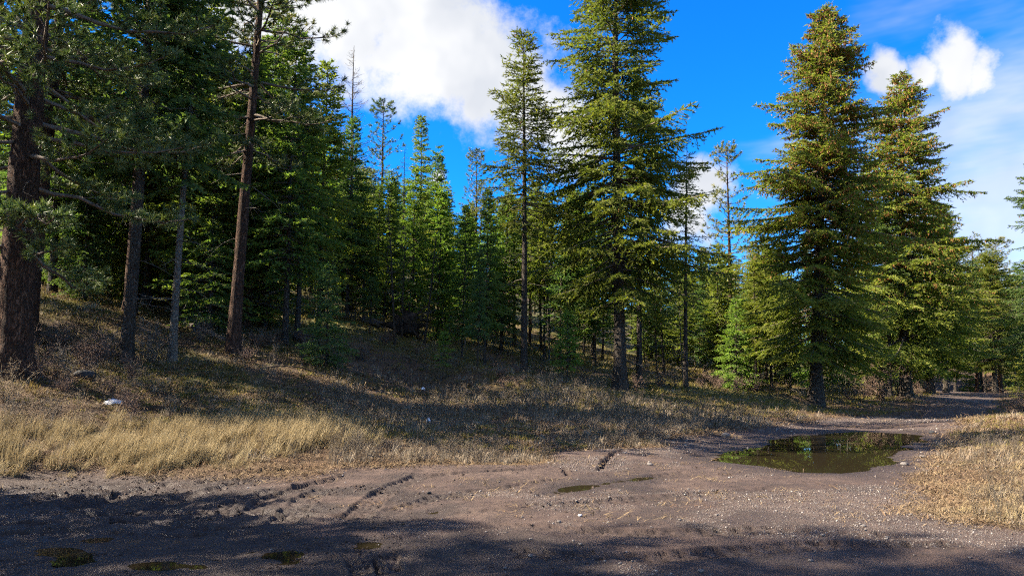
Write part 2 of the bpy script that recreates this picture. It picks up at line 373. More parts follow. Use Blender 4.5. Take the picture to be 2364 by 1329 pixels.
def poly_sd(x, y, poly):
    """signed distance, negative inside"""
    P0 = np.asarray(poly); P1 = np.roll(P0, -1, 0); d2 = np.full(x.shape, 1e18); ins = np.zeros(x.shape, bool)
    for (ax, ay), (bx, by) in zip(P0, P1):
        ex, ey = bx - ax, by - ay; t = np.clip(((x - ax) * ex + (y - ay) * ey) / (ex * ex + ey * ey + 1e-12), 0, 1)
        d2 = np.minimum(d2, (x - ax - t * ex) ** 2 + (y - ay - t * ey) ** 2)
        c = ((ay > y) != (by > y)) & (x < (bx - ax) * (y - ay) / (by - ay + 1e-12) + ax); ins ^= c
    return np.where(ins, -1, 1) * np.sqrt(d2)
def line_sd(x, y, pl):
    d2 = np.full(x.shape, 1e18); s = np.zeros(x.shape); side = np.zeros(x.shape); acc = 0
    for (ax, ay), (bx, by) in zip(pl[:-1], pl[1:]):
        ex, ey = bx - ax, by - ay; l2 = ex * ex + ey * ey + 1e-12; l = math.sqrt(l2)
        t = np.clip(((x - ax) * ex + (y - ay) * ey) / l2, 0, 1); q = (x - ax - t * ex) ** 2 + (y - ay - t * ey) ** 2
        m = q < d2; d2 = np.where(m, q, d2); s = np.where(m, acc + t * l, s); side = np.where(m, ((x - ax) * ey - (y - ay) * ex) / l, side); acc += l
    return np.sqrt(d2), s, side, acc

DIRT = [(-60, 9), (-25, 12.0)] + [tuple(ground_at(*p)) for p in ((0, 1108), (200, 1098), (450, 1096), (700, 1086), (900, 1076), (1100, 1068), (1250, 1056), (1400, 1036), (1550, 1014), (1650, 998), (1750, 984), (1870, 970), (1980, 962), (2080, 950), (2130, 935), (2150, 918), (2165, 907))]
DIRT += [(70, 118), (78, 116)] + [tuple(ground_at(*p)) for p in ((2290, 907), (2300, 925), (2292, 945), (2265, 965), (2230, 988), (2190, 1008), (2150, 1045), (2112, 1075), (2097, 1105), (2130, 1140), (2220, 1185), (2364, 1225))] + [(16, 6), (40, 2), (40, -40), (-60, -40)]
def ellipse(cx, cy, rx, ry, tilt=0):
    return [(cx + rx * math.cos(a) * math.cos(tilt) - ry * math.sin(a) * math.sin(tilt), cy + ry * math.sin(a) * math.cos(tilt) + rx * math.cos(a) * math.sin(tilt)) for a in np.linspace(0, 2 * np.pi, 14, endpoint=False)]
PUD = [  # outline in the photograph, depth, label
    ([(1640, 1056), (1690, 1034), (1780, 1017), (1880, 1004), (2000, 998), (2110, 996), (2150, 1003), (2135, 1020), (2100, 1042), (2060, 1060), (2010, 1080), (1930, 1090), (1850, 1086), (1760, 1071), (1690, 1064)], .10, 'large muddy puddle filling the road in front of the tallest right spruce'),
    ([(858, 1216), (880, 1201), (960, 1183), (1042, 1172), (1035, 1180), (980, 1192), (920, 1210), (872, 1220)], .035, 'narrow slanting puddle in a wheel rut near the bottom centre'),
    (ellipse(826, 1254, 52, 6.5), .03, 'thin dark puddle just below the slanting rut puddle'),
    (ellipse(645, 1284, 58, 12), .03, 'small brown puddle in the shaded mud at lower left'),
    (ellipse(165, 1278, 95, 22), .04, 'shallow dark puddle in churned mud at bottom left corner'),
    (ellipse(245, 1250, 60, 6), .03, 'thin puddle sliver above the bottom left corner puddle'),
    (ellipse(470, 1308, 150, 11), .03, 'long shallow dark puddle along the bottom left edge'),
    (ellipse(1345, 1126, 62, 8, -.12), .03, 'small olive puddle in a rut left of the pale gravel'),
    (ellipse(1448, 1109, 52, 4, -.12), .025, 'faint thin puddle right of the small olive rut puddle'),
]
PUDXY = [([tuple(ground_at(*p)) for p in o], dep, lab) for o, dep, lab in PUD]
PUDWL = [float(np.mean(base_z(np.array([p[0] for p in o]), np.array([p[1] for p in o])))) - .004 for o, _, _ in PUDXY]
TRK = []   # tyre tracks: points in the photograph, width, depth
def trk(pts, w, dep): TRK.append(([tuple(ground_at(*p)) for p in pts], w, dep))
trk([(815, 1200), (850, 1165), (885, 1138), (930, 1115), (985, 1096)], .42, .045)
trk([(640, 1210), (680, 1175), (710, 1150), (760, 1128)], .40, .035)
trk([(200, 1178), (260, 1150), (330, 1128), (420, 1112)], .40, .05)
trk([(110, 1190), (170, 1160), (240, 1135)], .40, .05)
trk([(330, 1185), (400, 1155), (480, 1130), (600, 1104)], .40, .045)
trk([(-60, 1192), (200, 1186), (450, 1182), (700, 1190), (900, 1194)], .30, .04)
trk([(-60, 1240), (120, 1234), (300, 1236), (480, 1236), (620, 1232)], .32, .05)
trk([(-60, 1215), (150, 1206), (380, 1212), (560, 1222)], .34, .05)
trk([(800, 1262), (830, 1290), (850, 1330)], .30, .03)
trk([(880, 1262), (890, 1290), (900, 1330)], .24, .03)
trk([(1235, 1152), (1345, 1126), (1480, 1104), (1600, 1088)], .35, .03)
trk([(430, 1118), (600, 1098), (760, 1086)], .3, .05)
trk([(1150, 1275), (1500, 1290), (1900, 1262), (2250, 1262)], .4, .025)
trk([(1100, 1215), (1500, 1235), (1800, 1228), (2100, 1240)], .4, .025)
trk([(1950, 1010), (2060, 975), (2120, 950), (2200, 925)], .6, .03)
trk([(560, 1192), (620, 1152), (700, 1122), (820, 1096)], .36, .04)
trk([(440, 1202), (520, 1165), (640, 1132), (800, 1106)], .36, .04)
trk([(40, 1172), (150, 1142), (270, 1118), (400, 1104)], .36, .05)
trk([(900, 1182), (1000, 1152), (1150, 1130), (1310, 1108)], .34, .022)
trk([(980, 1102), (1120, 1090), (1260, 1082)], .30, .03)
trk([(980, 1196), (1200, 1176), (1500, 1150), (1800, 1128)], .36, .02)
trk([(1384, 1086), (1394, 1066), (1412, 1050), (1450, 1034)], .16, .10)
trk([(1312, 1098), (1306, 1086), (1300, 1078)], .12, .09)

MOUNDS = [(P(1815, 935, 46), 3.2, 1.2, .75), (P(840, 925, 24.5), 1.9, .8, .18), (P(170, 900, 17.5), 1.8, 1.2, .25)]
TRACK = {}
def terrain(x, y, full=True):
    """height and masks"""
    x = np.asarray(x, float); y = np.asarray(y, float)
    z = base_z(x, y)
    sd = poly_sd(x, y, DIRT); r = np.hypot(x, y)
    dirt = sm(.9, -.8, sd + 1.5 * fbm(x, y, 1.9, 4, 5) * np.minimum(1, r / 14))
    nat = 1 - dirt
    z = z + nat * (.20 * fbm(x, y, 4.5, 3, 1) + .05 * fbm(x, y, .8, 2, 2)) + .06 * sm(0, 1.2, sd) * nat
    z = z + dirt * (.05 * fbm(x, y, 2.5, 3, 3) + .020 * fbm(x, y, .5, 3, 4))
    for (c, rx, ry, h) in MOUNDS:
        z = z + h * np.exp(-((x - c[0]) / rx) ** 2 * 2 - ((y - c[1]) / ry) ** 2 * 2)
    gx, gy = x, y
    churn = sm(-1.0, -4.5, x) * sm(12.6, 11.4, y) * sm(7, 8.5, y)
    z = z + dirt * churn * .07 * fbm(x, y, .28, 3, 7) + dirt * .018 * fbm(x, y, .16, 2, 8) * sm(24, 14, r)
    wet = np.zeros_like(z); rut = np.zeros_like(z); ts = np.zeros_like(z); td = np.full(z.shape, 9.0)
    for pl, w, dep in TRK:
        a = np.array(pl); m = (x > a[:, 0].min() - 1) & (x < a[:, 0].max() + 1) & (y > a[:, 1].min() - 1) & (y < a[:, 1].max() + 1)
        if not m.any(): continue
        d, s, side, tot = line_sd(x[m], y[m], pl); d = d + .03 * fbm(x[m], y[m], .3, 2, 11)
        rgh = np.clip(.9 + 1.0 * fbm(x[m], y[m], .5, 3, 13), 0, 1.5); prof = (-dep * .55 * sm(w * .55, w * .45, d) + dep * .35 * np.exp(-((d - w * .58) / (w * .10)) ** 2)) * rgh
        endf = sm(0, .25, s) * sm(0, .25, tot - s); un = np.abs(side) / (w * .5); row = np.floor(un * 2.0)
        lug = ((s / .21 + row * .5 + un * .35) % 1.0 < .55) * ((un * 2.0) % 1.0 > .22) * (un < 1)
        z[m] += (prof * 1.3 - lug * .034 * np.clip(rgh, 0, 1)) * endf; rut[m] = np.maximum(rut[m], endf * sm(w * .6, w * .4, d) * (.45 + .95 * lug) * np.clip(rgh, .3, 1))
        u = side / (w * .5); near = (np.abs(u) < np.abs(td[m])) & (d < w * 1.4) & (endf > .02)
        td[m] = np.where(near, u, td[m]); ts[m] = np.where(near, s, ts[m])
    for (pl, dep, _), wl in zip(PUDXY, PUDWL):
        a = np.array(pl); m = (x > a[:, 0].min() - 3) & (x < a[:, 0].max() + 3) & (y > a[:, 1].min() - 3) & (y < a[:, 1].max() + 3)
        if not m.any(): continue
        big = dep > .08
        q = poly_sd(x[m], y[m], pl); q = q + (.8 if big else .42) * fbm(x[m], y[m], 1.2 if big else .5, 3, 21)
        rim = 1.6 if big else .5
        zz = z[m]; flat = wl + .004 + np.maximum(q, 0) * (.03 if big else .05) + .25 * (zz - base_z(x[m], y[m]))
        zz = np.where(q > 0, flat + (zz - flat) * sm(0, rim, q), wl - dep * sm(0, .7 if big else .3, -q))
        z[m] = zz; wet[m] = np.maximum(wet[m], sm(1.5 if big else .6, .1, q))
    wet = np.maximum(wet, dirt * sm(.02, .25, fbm(x, y, 1.8, 3, 31) + .25 * churn + .12 * sm(11, 8, y) * sm(3, -2, x)) * sm(15, 12, y) * sm(6, 1, x))
    wet = np.maximum(wet, np.minimum(rut * .62, .9) * dirt)  # ruts and lugs: damp mud, plus darkening painted in for weak relief shade
    gn = fbm(x * .8 + y * .35, y, 2.2, 4, 41)
    grav = dirt * np.clip(sm(-.02, .28, gn + .22 * sm(-2, 5, x) - .10 * sm(0, -5, x)) - .8 * wet, 0, 1)
    green = nat * np.clip(.30 + .9 * fbm(x, y, 6, 3, 51) + .35 * sm(20, 36, y), 0, 1) * sm(.6, 4.0, sd)
    TRACK.update(ts=ts, td=np.minimum(np.abs(td), 2.0) * np.sign(td))
    return z, dirt, wet, grav, green
GRID = {}
def tz(x, y):
    """height of the built ground sheet"""
    r = min(max(math.hypot(x, y), GRID['r'][0]), GRID['r'][-1] * .999); t = math.atan2(x, y)
    i = int(np.searchsorted(GRID['r'], r)) - 1; i = max(0, i); j = int(np.searchsorted(GRID['t'], t)) - 1; j = min(max(j, 0), len(GRID['t']) - 2)
    u = (r - GRID['r'][i]) / (GRID['r'][i + 1] - GRID['r'][i]); v = (t - GRID['t'][j]) / (GRID['t'][j + 1] - GRID['t'][j]); z = GRID['z']
    return float((z[i, j] * (1 - u) + z[i + 1, j] * u) * (1 - v) + (z[i, j + 1] * (1 - u) + z[i + 1, j + 1] * u) * v)
def place(px, d):
    x = (px - CX) / F0 * d
    for _ in range(3):
        z = tz(x, d); x = (px - CX) / F0 * (d * cp_ + (z - CZ) * sp_)
    return x, d, tz(x, d)

def build_ground():
    th = np.concatenate([np.arange(-180, -44, 6.0), np.arange(-44, 44.01, .155), np.arange(48, 180, 6.0)]); th = R(1) * th
    rr = np.concatenate([[.4, 1.2, 2.2, 3.2], np.exp(np.arange(math.log(4.2), math.log(40), .0036)), np.exp(np.arange(math.log(40), math.log(150), .018)), np.exp(np.linspace(math.log(150), math.log(3500), 16))])
    TT, RR = np.meshgrid(th, rr); x = RR * np.sin(TT); y = RR * np.cos(TT)
    z, dirt, wet, grav, green = terrain(x, y)
    GRID.update(r=rr, t=th, z=z); ts, td = TRACK['ts'], TRACK['td']
    n, m = x.shape; i = np.arange(n - 1)[:, None] * m; j = np.arange(m)[None]; j2 = (j + 1) % m
    a, b, c, d = i + j, i + j2, i + m + j2, i + m + j
    Fq = np.stack(np.broadcast_arrays(a, b, c, d), -1).reshape(-1, 4)[:, ::-1]
    V = np.stack([x, y, z], -1).reshape(-1, 3)
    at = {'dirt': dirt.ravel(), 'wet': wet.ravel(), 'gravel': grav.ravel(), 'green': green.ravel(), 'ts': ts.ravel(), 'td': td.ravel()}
    isd = at['dirt'][Fq].mean(1) > .5
    for name, sel in (('forest_ground', ~isd), ('dirt_road', isd)):
        f = Fq[sel]; u, inv = np.unique(f, return_inverse=True)
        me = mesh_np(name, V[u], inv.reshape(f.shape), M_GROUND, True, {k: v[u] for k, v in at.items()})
        o = link(name, me); tag(o, kind='structure')
    # centre disc under the camera
    me = mesh_np('road_centre', np.concatenate([V[:m], [[0, 0, V[0, 2]]]]), np.stack([np.arange(m), np.full(m, m), (np.arange(m) + 1) % m], 1)[:, ::-1], M_GROUND, True, {k: np.append(v[:m], v[0]) for k, v in at.items()})
    tag(link('road_underfoot', me), kind='structure')
build_ground()

def build_puddles():
    for (pl, dep, lab), wl in zip(PUDXY, PUDWL):
        a = np.array(pl); c = a.mean(0); big = dep > .08
        v = a - c; ln = np.linalg.norm(v, axis=1, keepdims=True); a = a + v / ln * (.35 if big else .12)
        V = np.concatenate([np.column_stack([a, np.full(len(a), wl)]), [[*c, wl]]]); k = len(a)
        area = sum(a[i][0] * a[(i + 1) % k][1] - a[(i + 1) % k][0] * a[i][1] for i in range(k))
        f = np.stack([np.arange(k), (np.arange(k) + 1) % k, np.full(k, k)], 1)
        if area < 0: f = f[:, ::-1]
        o = link('puddle_water', mesh_np('puddle_water', V, f, M_WATER)); tag(o, lab, kind='structure')
build_puddles()

# ------------------------------------------------------------------ trees
def trunk_geo(rng, H, r0, sides=9, rings=14, wob=.06, ridge=0.0, flare=1.6, top=.01):
    h = np.linspace(0, 1, rings) ** 1.15; path = np.zeros((rings, 3)); path[:, 2] = h * H - .25 * (h == 0)
    ph = rng.uniform(0, 6, 2); path[:, 0] = wob * np.sin(h * 5 + ph[0]) * H * .06; path[:, 1] = wob * np.sin(h * 4 + ph[1]) * H * .06
    path[:, :2] -= path[0, :2]
    rad = r0 * (1 - h) ** .85 + top + r0 * (flare - 1) * np.exp(-h * H / .5)
    disp = None
    if ridge:
        th = np.arange(sides)[None]; hh = (h * H)[:, None]
        disp = 1 + ridge * (hash2(th + 0 * hh, np.floor(hh * 2.5 + 3 * hash2(th, th * 0, 5)), 3) - .5) + ridge * .7 * (hash2(th, th * 0, 9) - .5)
    g = Geo(); g.tube(path, rad, sides, disp); return g, path, h
def on_trunk(path, z):
    return np.array((np.interp(z, path[:, 2], path[:, 0]), np.interp(z, path[:, 2], path[:, 1]), z))
def trad(r0, z, H): return r0 * (1 - z / H) ** .85 + .01

def conifer(seed, H, r0, cb, Rm, nb, power=.75, droop=.35, up=.25, dens=1.0, spray=.17, width=.065, gap=.0, cones=0.0, bark=None, dead=16, one_side=None, ragged=.3, twig_sp=.21, top_thin=.0, bulge=.12):
    """spruce or fir: whorled drooping boughs carrying flat sprays of short needles"""
    rng = np.random.default_rng(seed); tg, path, hh = trunk_geo(rng, H, r0, 12 if r0 > .3 else 7, 16, .05, .10 if r0 > .3 else .04)
    limb = Geo(); fol = Geo(); con = Geo(); dd = Geo()
    z0 = cb * H
    hs = z0 + (H * .985 - z0) * np.sort(rng.random(nb)) ** .92
    hs = hs + rng.normal(0, .05, nb); az = rng.uniform(0, 6.283) + np.arange(nb) * 2.399 + rng.normal(0, .35, nb)
    lump = rng.uniform(.62, 1.25, (16, 6))
    for z, a in zip(hs, az):
        t = np.clip((z - z0) / (H - z0), 0, 1)
        prof = (1 - t) ** power * (bulge + (1 - bulge) * sm(-.12, .18, t)) if cb > .02 else (1 - t) ** power
        L = Rm * prof * rng.uniform(1 - ragged, 1 + ragged * .45) * lump[int(t * 15.9), int((a % 6.283) / 1.0472) % 6] + .25
        if rng.random() < gap: L *= rng.uniform(.25, .6)
        if one_side is not None and math.cos(a - one_side) < -.2: L *= .7
        ang = (-.10 + up * 2.4 * t ** 1.5) + rng.normal(0, .10)
        s = np.linspace(0, 1, 6); dr = droop * rng.uniform(.6, 1.4) * (1 - .6 * t)
        d2 = np.array((math.cos(a), math.sin(a), 0)); sidev = np.array((-math.sin(a), math.cos(a), 0))
        bend = rng.normal(0, .10) * L
        pts = on_trunk(path, z) + d2 * (L * s)[:, None] + sidev * (bend * s ** 2)[:, None]
        pts[:, 2] += L * (ang * s - dr * s ** 2 + dr * .62 * s ** 3)
        rb = .008 + .011 * L
        limb.tube(pts, rb * (1 - .85 * s), 4 if L > 1.5 else 3)
        tan = np.gradient(pts, axis=0); tan /= np.linalg.norm(tan, axis=1, keepdims=True)
        s0 = .12 + .22 * (1 - t) * min(1, L / 2.5)
        nt = max(3, int(L * (1 - s0) / twig_sp * dens)); sj = np.repeat(s0 + (1 - s0) * (np.arange(nt) + .5) / nt, 2)
        sj = np.clip(sj + rng.normal(0, .02, len(sj)), 0, 1); sg = np.tile([1.0, -1.0], nt)
        bp = np.stack([np.interp(sj, s, pts[:, k]) for k in range(3)], 1); bt = np.stack([np.interp(sj, s, tan[:, k]) for k in range(3)], 1)
        tl = np.minimum(.20 + .40 * L * (1 - sj) ** .8 * (.35 + .65 * sm(0, .35, sj)), 1.25) * rng.uniform(.6, 1.2, len(sj))
        wa = R(52) + rng.normal(0, .16, len(sj))
        td = bt * np.cos(wa)[:, None] + sidev[None] * (sg * np.sin(wa))[:, None]; td[:, 2] -= rng.uniform(.05, .45, len(sj)) * (1.1 - t)
        td /= np.linalg.norm(td, axis=1, keepdims=True)
        ns = np.maximum(2, (tl / .085 * dens).astype(int)); idx = np.repeat(np.arange(len(sj)), ns)
        q = (np.concatenate([np.arange(k) for k in ns]) + rng.random(len(idx))) / ns[idx]
        sag = -.25 * (q * tl[idx]) ** 2
        pos = bp[idx] + td[idx] * (q * tl[idx])[:, None]; pos[:, 2] += sag
        # the axis itself
        na = int(L * (1 - s0) / .06 * dens); sa = s0 + (1 - s0) * rng.random(na)
        pa = np.stack([np.interp(sa, s, pts[:, k]) for k in range(3)], 1); da = np.stack([np.interp(sa, s, tan[:, k]) for k in range(3)], 1)
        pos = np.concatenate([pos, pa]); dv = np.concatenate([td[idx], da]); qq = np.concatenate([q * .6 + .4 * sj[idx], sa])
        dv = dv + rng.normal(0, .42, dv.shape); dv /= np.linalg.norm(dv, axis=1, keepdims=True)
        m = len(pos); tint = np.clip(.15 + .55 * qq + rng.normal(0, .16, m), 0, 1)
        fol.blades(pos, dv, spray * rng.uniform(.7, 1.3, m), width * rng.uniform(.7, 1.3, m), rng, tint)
        if cones and t > .22:
            nc = rng.poisson(cones * L * (t * 1.2) ** 1.3 * 5)
            if nc:
                k = rng.integers(0, len(pos), nc); c = pos[k]; c[:, 2] -= .03
                dvc = np.tile((0, 0, -1.0), (nc, 1)) + rng.normal(0, .2, (nc, 3))
                for _ in range(2): con.blades(c, dvc, .17, .085, rng, rng.random(nc))
                con.blades(c + dvc * .13, -dvc, .13, .06, rng, rng.random(nc))
    for _ in range(dead):
        z = rng.uniform(min(1.2, .5 * z0), z0 + .12 * H); a = rng.uniform(0, 6.283); L = rng.uniform(.4, 1.0) * min(2.2, Rm)
        s = np.linspace(0, 1, 5); d2 = np.array((math.cos(a), math.sin(a), 0))
        pts = on_trunk(path, z) + d2 * (L * s)[:, None]; pts[:, 2] += L * (-.05 * s - rng.uniform(.05, .5) * s ** 2) ; pts[1:] += rng.normal(0, .03, (4, 3))
        dd.tube(pts, (.006 + .008 * L) * (1 - .8 * s), 3)
        for _ in range(5):
            k = rng.integers(1, 5); e = pts[k] + (d2 * rng.uniform(.2, .5) + rng.normal(0, .25, 3)) * min(1, L); dd.tube([pts[k], (pts[k] + e) / 2 + rng.normal(0, .02, 3), e], [.006, .005, .002], 3)
    parts = [('trunk', tg.mesh('trunk', bark or M_BARK_FIR, True)), ('crown', fol.mesh('crown', M_FIR)), ('branches', limb.mesh('branches', M_LIMB))]
    if con.n: parts.append(('cones', con.mesh('cones', M_CONE)))
    if dead: parts.append(('dead_branches', dd.mesh('dead_branches', M_DEADTWIG)))
    return dict(parts=parts, H=H)

def pine(seed, H, r0, cb, Rm, nb, ntw=9, blades=22, nlen=.20, bw=.013, bark=None, dead=8, sides=12, ridge=.12, low=1.0, rings=18, power=.5, tsp=.26):
    """long-needled pine: rising limbs that end in round needle tufts"""
    rng = np.random.default_rng(seed); tg, path, hh = trunk_geo(rng, H, r0, sides, rings, .07, ridge, 1.5)
    limb = Geo(); fol = Geo(); dd = Geo(); z0 = cb * H
    hs = z0 + (H * .98 - z0) * np.sort(rng.random(nb)); az = np.arange(nb) * 2.399 + rng.normal(0, .5, nb)
    tp, ta = [], []
    for z, a in zip(hs, az):
        t = (z - z0) / (H - z0); L = Rm * ((1 - t) ** power) * (.55 + .45 * sm(-.1, .25, t)) * rng.uniform(.55, 1.15) + .3
        ang = -.25 + .9 * t + rng.normal(0, .15); d2 = np.array((math.cos(a), math.sin(a), 0)); sv = np.array((-math.sin(a), math.cos(a), 0))
        s = np.linspace(0, 1, 7); pts = on_trunk(path, z) + d2 * (L * s)[:, None] + sv * (rng.normal(0, .12) * L * s ** 2)[:, None]
        pts[:, 2] += L * (ang * s - .25 * s ** 2 + .38 * s ** 3); pts[2:-1] += rng.normal(0, .035 * L ** .5, (4, 3))
        limb.tube(pts, (.012 + .014 * L) * (1 - .82 * s), 5)
        tan = np.gradient(pts, axis=0); tan /= np.linalg.norm(tan, axis=1, keepdims=True)
        nt = max(3, int(ntw * L / 3))
        for k in range(nt):
            q = .28 + .72 * (k + rng.random()) / nt; b = np.array([np.interp(q, s, pts[:, i]) for i in range(3)]); tt = np.array([np.interp(q, s, tan[:, i]) for i in range(3)])
            l2 = (.22 + .34 * L * (1 - q) ** .7) * rng.uniform(.6, 1.3); sg = 1 if k % 2 else -1; an = rng.uniform(.5, 1.15)
            dv = tt * math.cos(an) + sv * sg * math.sin(an) + np.array((0, 0, rng.uniform(-.25, .35))); dv /= np.linalg.norm(dv)
            ss = np.linspace(0, 1, 4); tw = b + dv * (l2 * ss)[:, None]; tw[:, 2] += .22 * l2 * ss ** 2; tw[1:3] += rng.normal(0, .02, (2, 3))
            limb.tube(tw, (.007 + .006 * l2) * (1 - .6 * ss), 3)
            n = max(1, int(l2 * .7 / tsp)); u = np.append(1 - .7 * rng.random(n) ** .8, 1.0)
            tp.append(np.stack([np.interp(u, ss, tw[:, i]) for i in range(3)], 1)); ta.append(np.tile(dv + (0, 0, .25), (len(u), 1)))
        tp.append(pts[-1:]); ta.append(tan[-1:])
    tp = np.concatenate(tp); ta = np.concatenate(ta)
    m = len(tp); ft = np.clip(rng.normal(.5, .2, m), 0, 1)
    base = np.repeat(tp, blades, 0); ax = np.repeat(ta, blades, 0); dv = rng.normal(size=base.shape); dv /= np.linalg.norm(dv, axis=1, keepdims=True)
    dv = dv + ax * .75; dv /= np.linalg.norm(dv, axis=1, keepdims=True)
    base = base - ax * (rng.random(len(base)) * .09)[:, None]
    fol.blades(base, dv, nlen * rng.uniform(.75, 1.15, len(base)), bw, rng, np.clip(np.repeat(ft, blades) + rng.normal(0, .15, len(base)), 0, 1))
    for _ in range(dead):
        z = rng.uniform(.35 * z0, z0 + .15 * H); a = rng.uniform(0, 6.283); L = rng.uniform(.5, 1.8); s = np.linspace(0, 1, 6)
        pts = on_trunk(path, z) + np.array((math.cos(a), math.sin(a), 0)) * (L * s)[:, None]; pts[:, 2] += L * (rng.uniform(-.2, .3) * s - .5 * s ** 2); pts[1:] += rng.normal(0, .05, (5, 3))
        dd.tube(pts, (.008 + .009 * L) * (1 - .8 * s), 4)
        for _ in range(3):
            k = rng.integers(1, 6); e = pts[k] + rng.normal(0, .3, 3); dd.tube([pts[k], e], [.006, .002], 3)
    parts = [('trunk', tg.mesh('trunk', bark or M_BARK_PINE, True)), ('crown', fol.mesh('crown', M_PINE)), ('branches', limb.mesh('branches', M_LIMB))]
    if dead: parts.append(('dead_branches', dd.mesh('dead_branches', M_DEADTWIG)))
    return dict(parts=parts, H=H)

def bare_tree(seed, H, r0, cb, Rm, nb, up=.5, bark=None):
    """leafless conifer: thin upswept branches with short twigs"""
    rng = np.random.default_rng(seed); tg, path, hh = trunk_geo(rng, H, r0, 7, 14, .06, .04); limb = Geo(); z0 = cb * H
    for z in z0 + (H * .98 - z0) * rng.random(nb):
        t = (z - z0) / (H - z0); L = Rm * (1 - t) ** .8 * rng.uniform(.5, 1.1) + .15; a = rng.uniform(0, 6.283); s = np.linspace(0, 1, 6)
        d2 = np.array((math.cos(a), math.sin(a), 0)); pts = on_trunk(path, z) + d2 * (L * s)[:, None]; pts[:, 2] += L * (-.15 * s + up * s ** 2) + rng.normal(0, .03)
        pts[1:] += rng.normal(0, .02 * L, (5, 3)); limb.tube(pts, (.012 + .009 * L) * (1 - .75 * s), 3)
        for _ in range(int(3 + 4 * L)):
            q = rng.uniform(.25, 1); b = np.array([np.interp(q, s, pts[:, i]) for i in range(3)]); e = b + (d2 * rng.uniform(.1, .4) + rng.normal(0, .16, 3) + (0, 0, .1)) * (.4 + .4 * L)
            limb.tube([b, e], [.008, .003], 3)
    return dict(parts=[('trunk', tg.mesh('trunk', bark or M_BARK_FIR, True)), ('branches', limb.mesh('branches', M_DEADTWIG))], H=H)

GREEN = {'fir': (0.113, 0.164, 0.038), 'firdark': (0.084, 0.133, 0.045), 'firlight': (0.153, 0.181, 0.034), 'olive': (0.150, 0.166, 0.033), 'pine': (0.102, 0.136, 0.050), 'pinelight': (0.158, 0.169, 0.045), 'young': (0.119, 0.192, 0.034)}
rngt = random.Random(11)
def add_tree(proto, px, d, name, label, cat='tree', top=None, height=None, col='fir', lean=1.1, wide=1.0, rot=None, group=None, back=0.0, xy=None):
    x, y, z = place(px, d) if xy is None else (*xy, tz(*xy))
    if height is None: height = P(px, top, d)[2] - z
    s = height / proto['H']
    e = bpy.data.objects.new(name, None); COL.objects.link(e); e.empty_display_size = .3
    e.location = (x, y, z - .05)
    e.scale = (s * wide, s * wide, s)
    e.rotation_euler = (R(back), R(lean), R(rngt.uniform(0, 360) if rot is None else rot))
    e.rotation_mode = 'XYZ'
    # spin first, then lean: use ZXY order so that the lean stays towards the right of the view
    e.rotation_mode = 'ZYX'
    from mathutils import Euler, Matrix
    Mx = Matrix.Rotation(R(lean), 3, 'Y') @ Matrix.Rotation(R(back), 3, 'X') @ Matrix.Rotation(R(rngt.uniform(0, 360) if rot is None else rot), 3, 'Z')
    e.rotation_euler = Mx.to_euler('ZYX')
    tag(e, label, cat, group)
    c = GREEN[col] if isinstance(col, str) else col; f = rngt.uniform(.88, 1.12)
    for pn, me in proto['parts']:
        o = bpy.data.objects.new(pn, me); COL.objects.link(o); o.parent = e
        if pn == 'crown': o.color = (c[0] * f * rngt.uniform(.92, 1.08), c[1] * f, c[2] * f, 1)
        if pn != 'trunk': o['kind'] = 'stuff'
    return e

# ---- tree kinds
K_HEROPINE = pine(1, 27, .42, .13, 4.8, 120, 13, 30, .24, .026, sides=26, ridge=.16, rings=60, dead=14, tsp=.20)
K_PINE_A = pine(2, 25, .26, .34, 4.0, 90, 10, 24, .24, .030, dead=10, sides=16, rings=30, tsp=.22)
K_PINE_B = pine(3, 24, .25, .42, 3.4, 80, 9, 20, .25, .034, dead=12)
K_PINE_S = pine(4, 18, .20, .24, 2.3, 80, 8, 18, .25, .036, dead=8, sides=8)
K_SPRUCE_A = conifer(10, 27, .42, .115, 6.4, 500, .68, .46, .22, 1.2, .21, .085, .08, 5.0, dead=24, ragged=.42)
K_SPRUCE_B = conifer(11, 26, .36, .09, 6.8, 430, .74, .44, .2, 1.15, .21, .085, .12, 4.5, dead=24, ragged=.45)
K_FIR_TALL = conifer(12, 26, .34, .16, 5.4, 440, .52, .40, .25, 1.1, .20, .082, .09, .2, bark=M_BARK_FIR, dead=26, ragged=.38)
K_FIR_OPEN = conifer(13, 20, .20, .42, 3.1, 210, .72, .36, .30, 1.0, .20, .075, .10, .05, dead=22, ragged=.30)
K_FIR = [conifer(20 + i, H, r, cb, Rm, nb, pw, dr, .25, .85, .25, .125, gp, 0, dead=14, ragged=.35)
         for i, (H, r, cb, Rm, nb, pw, dr, gp) in enumerate(((19, .17, .20, 2.9, 210, .72, .42, .10), (21, .19, .26, 2.8, 210, .68, .47, .12), (17, .14, .13, 2.9, 210, .8, .36, .08), (22, .21, .33, 3.0, 200, .6, .5, .16), (15, .12, .23, 2.3, 165, .75, .38, .12), (18, .15, .40, 2.5, 145, .62, .44, .18)))]
K_YOUNG = [conifer(30, 6, .06, .20, 1.45, 120, .85, .12, .35, 1.1, .15, .07, .05, 0, dead=6), conifer(31, 5, .05, .30, 1.1, 70, .8, .15, .35, 1.0, .15, .07, .1, 0, dead=6), conifer(32, 8, .08, .05, 2.3, 160, .8, .25, .3, 1.0, .18, .08, .05, 0, dead=4)]
K_LOW = conifer(35, 11, .10, .05, 2.4, 190, .75, .38, .25, .95, .20, .095, .08, 0, dead=8, ragged=.4)
K_SPARSE = conifer(33, 16, .15, .32, 2.3, 95, .55, .30, .15, .8, .18, .07, .25, 0, dead=22, ragged=.5)
K_LARCH = bare_tree(40, 19, .17, .45, 2.0, 130, .55)
K_SNAG = bare_tree(41, 14, .12, .25, 1.1, 50, .1)
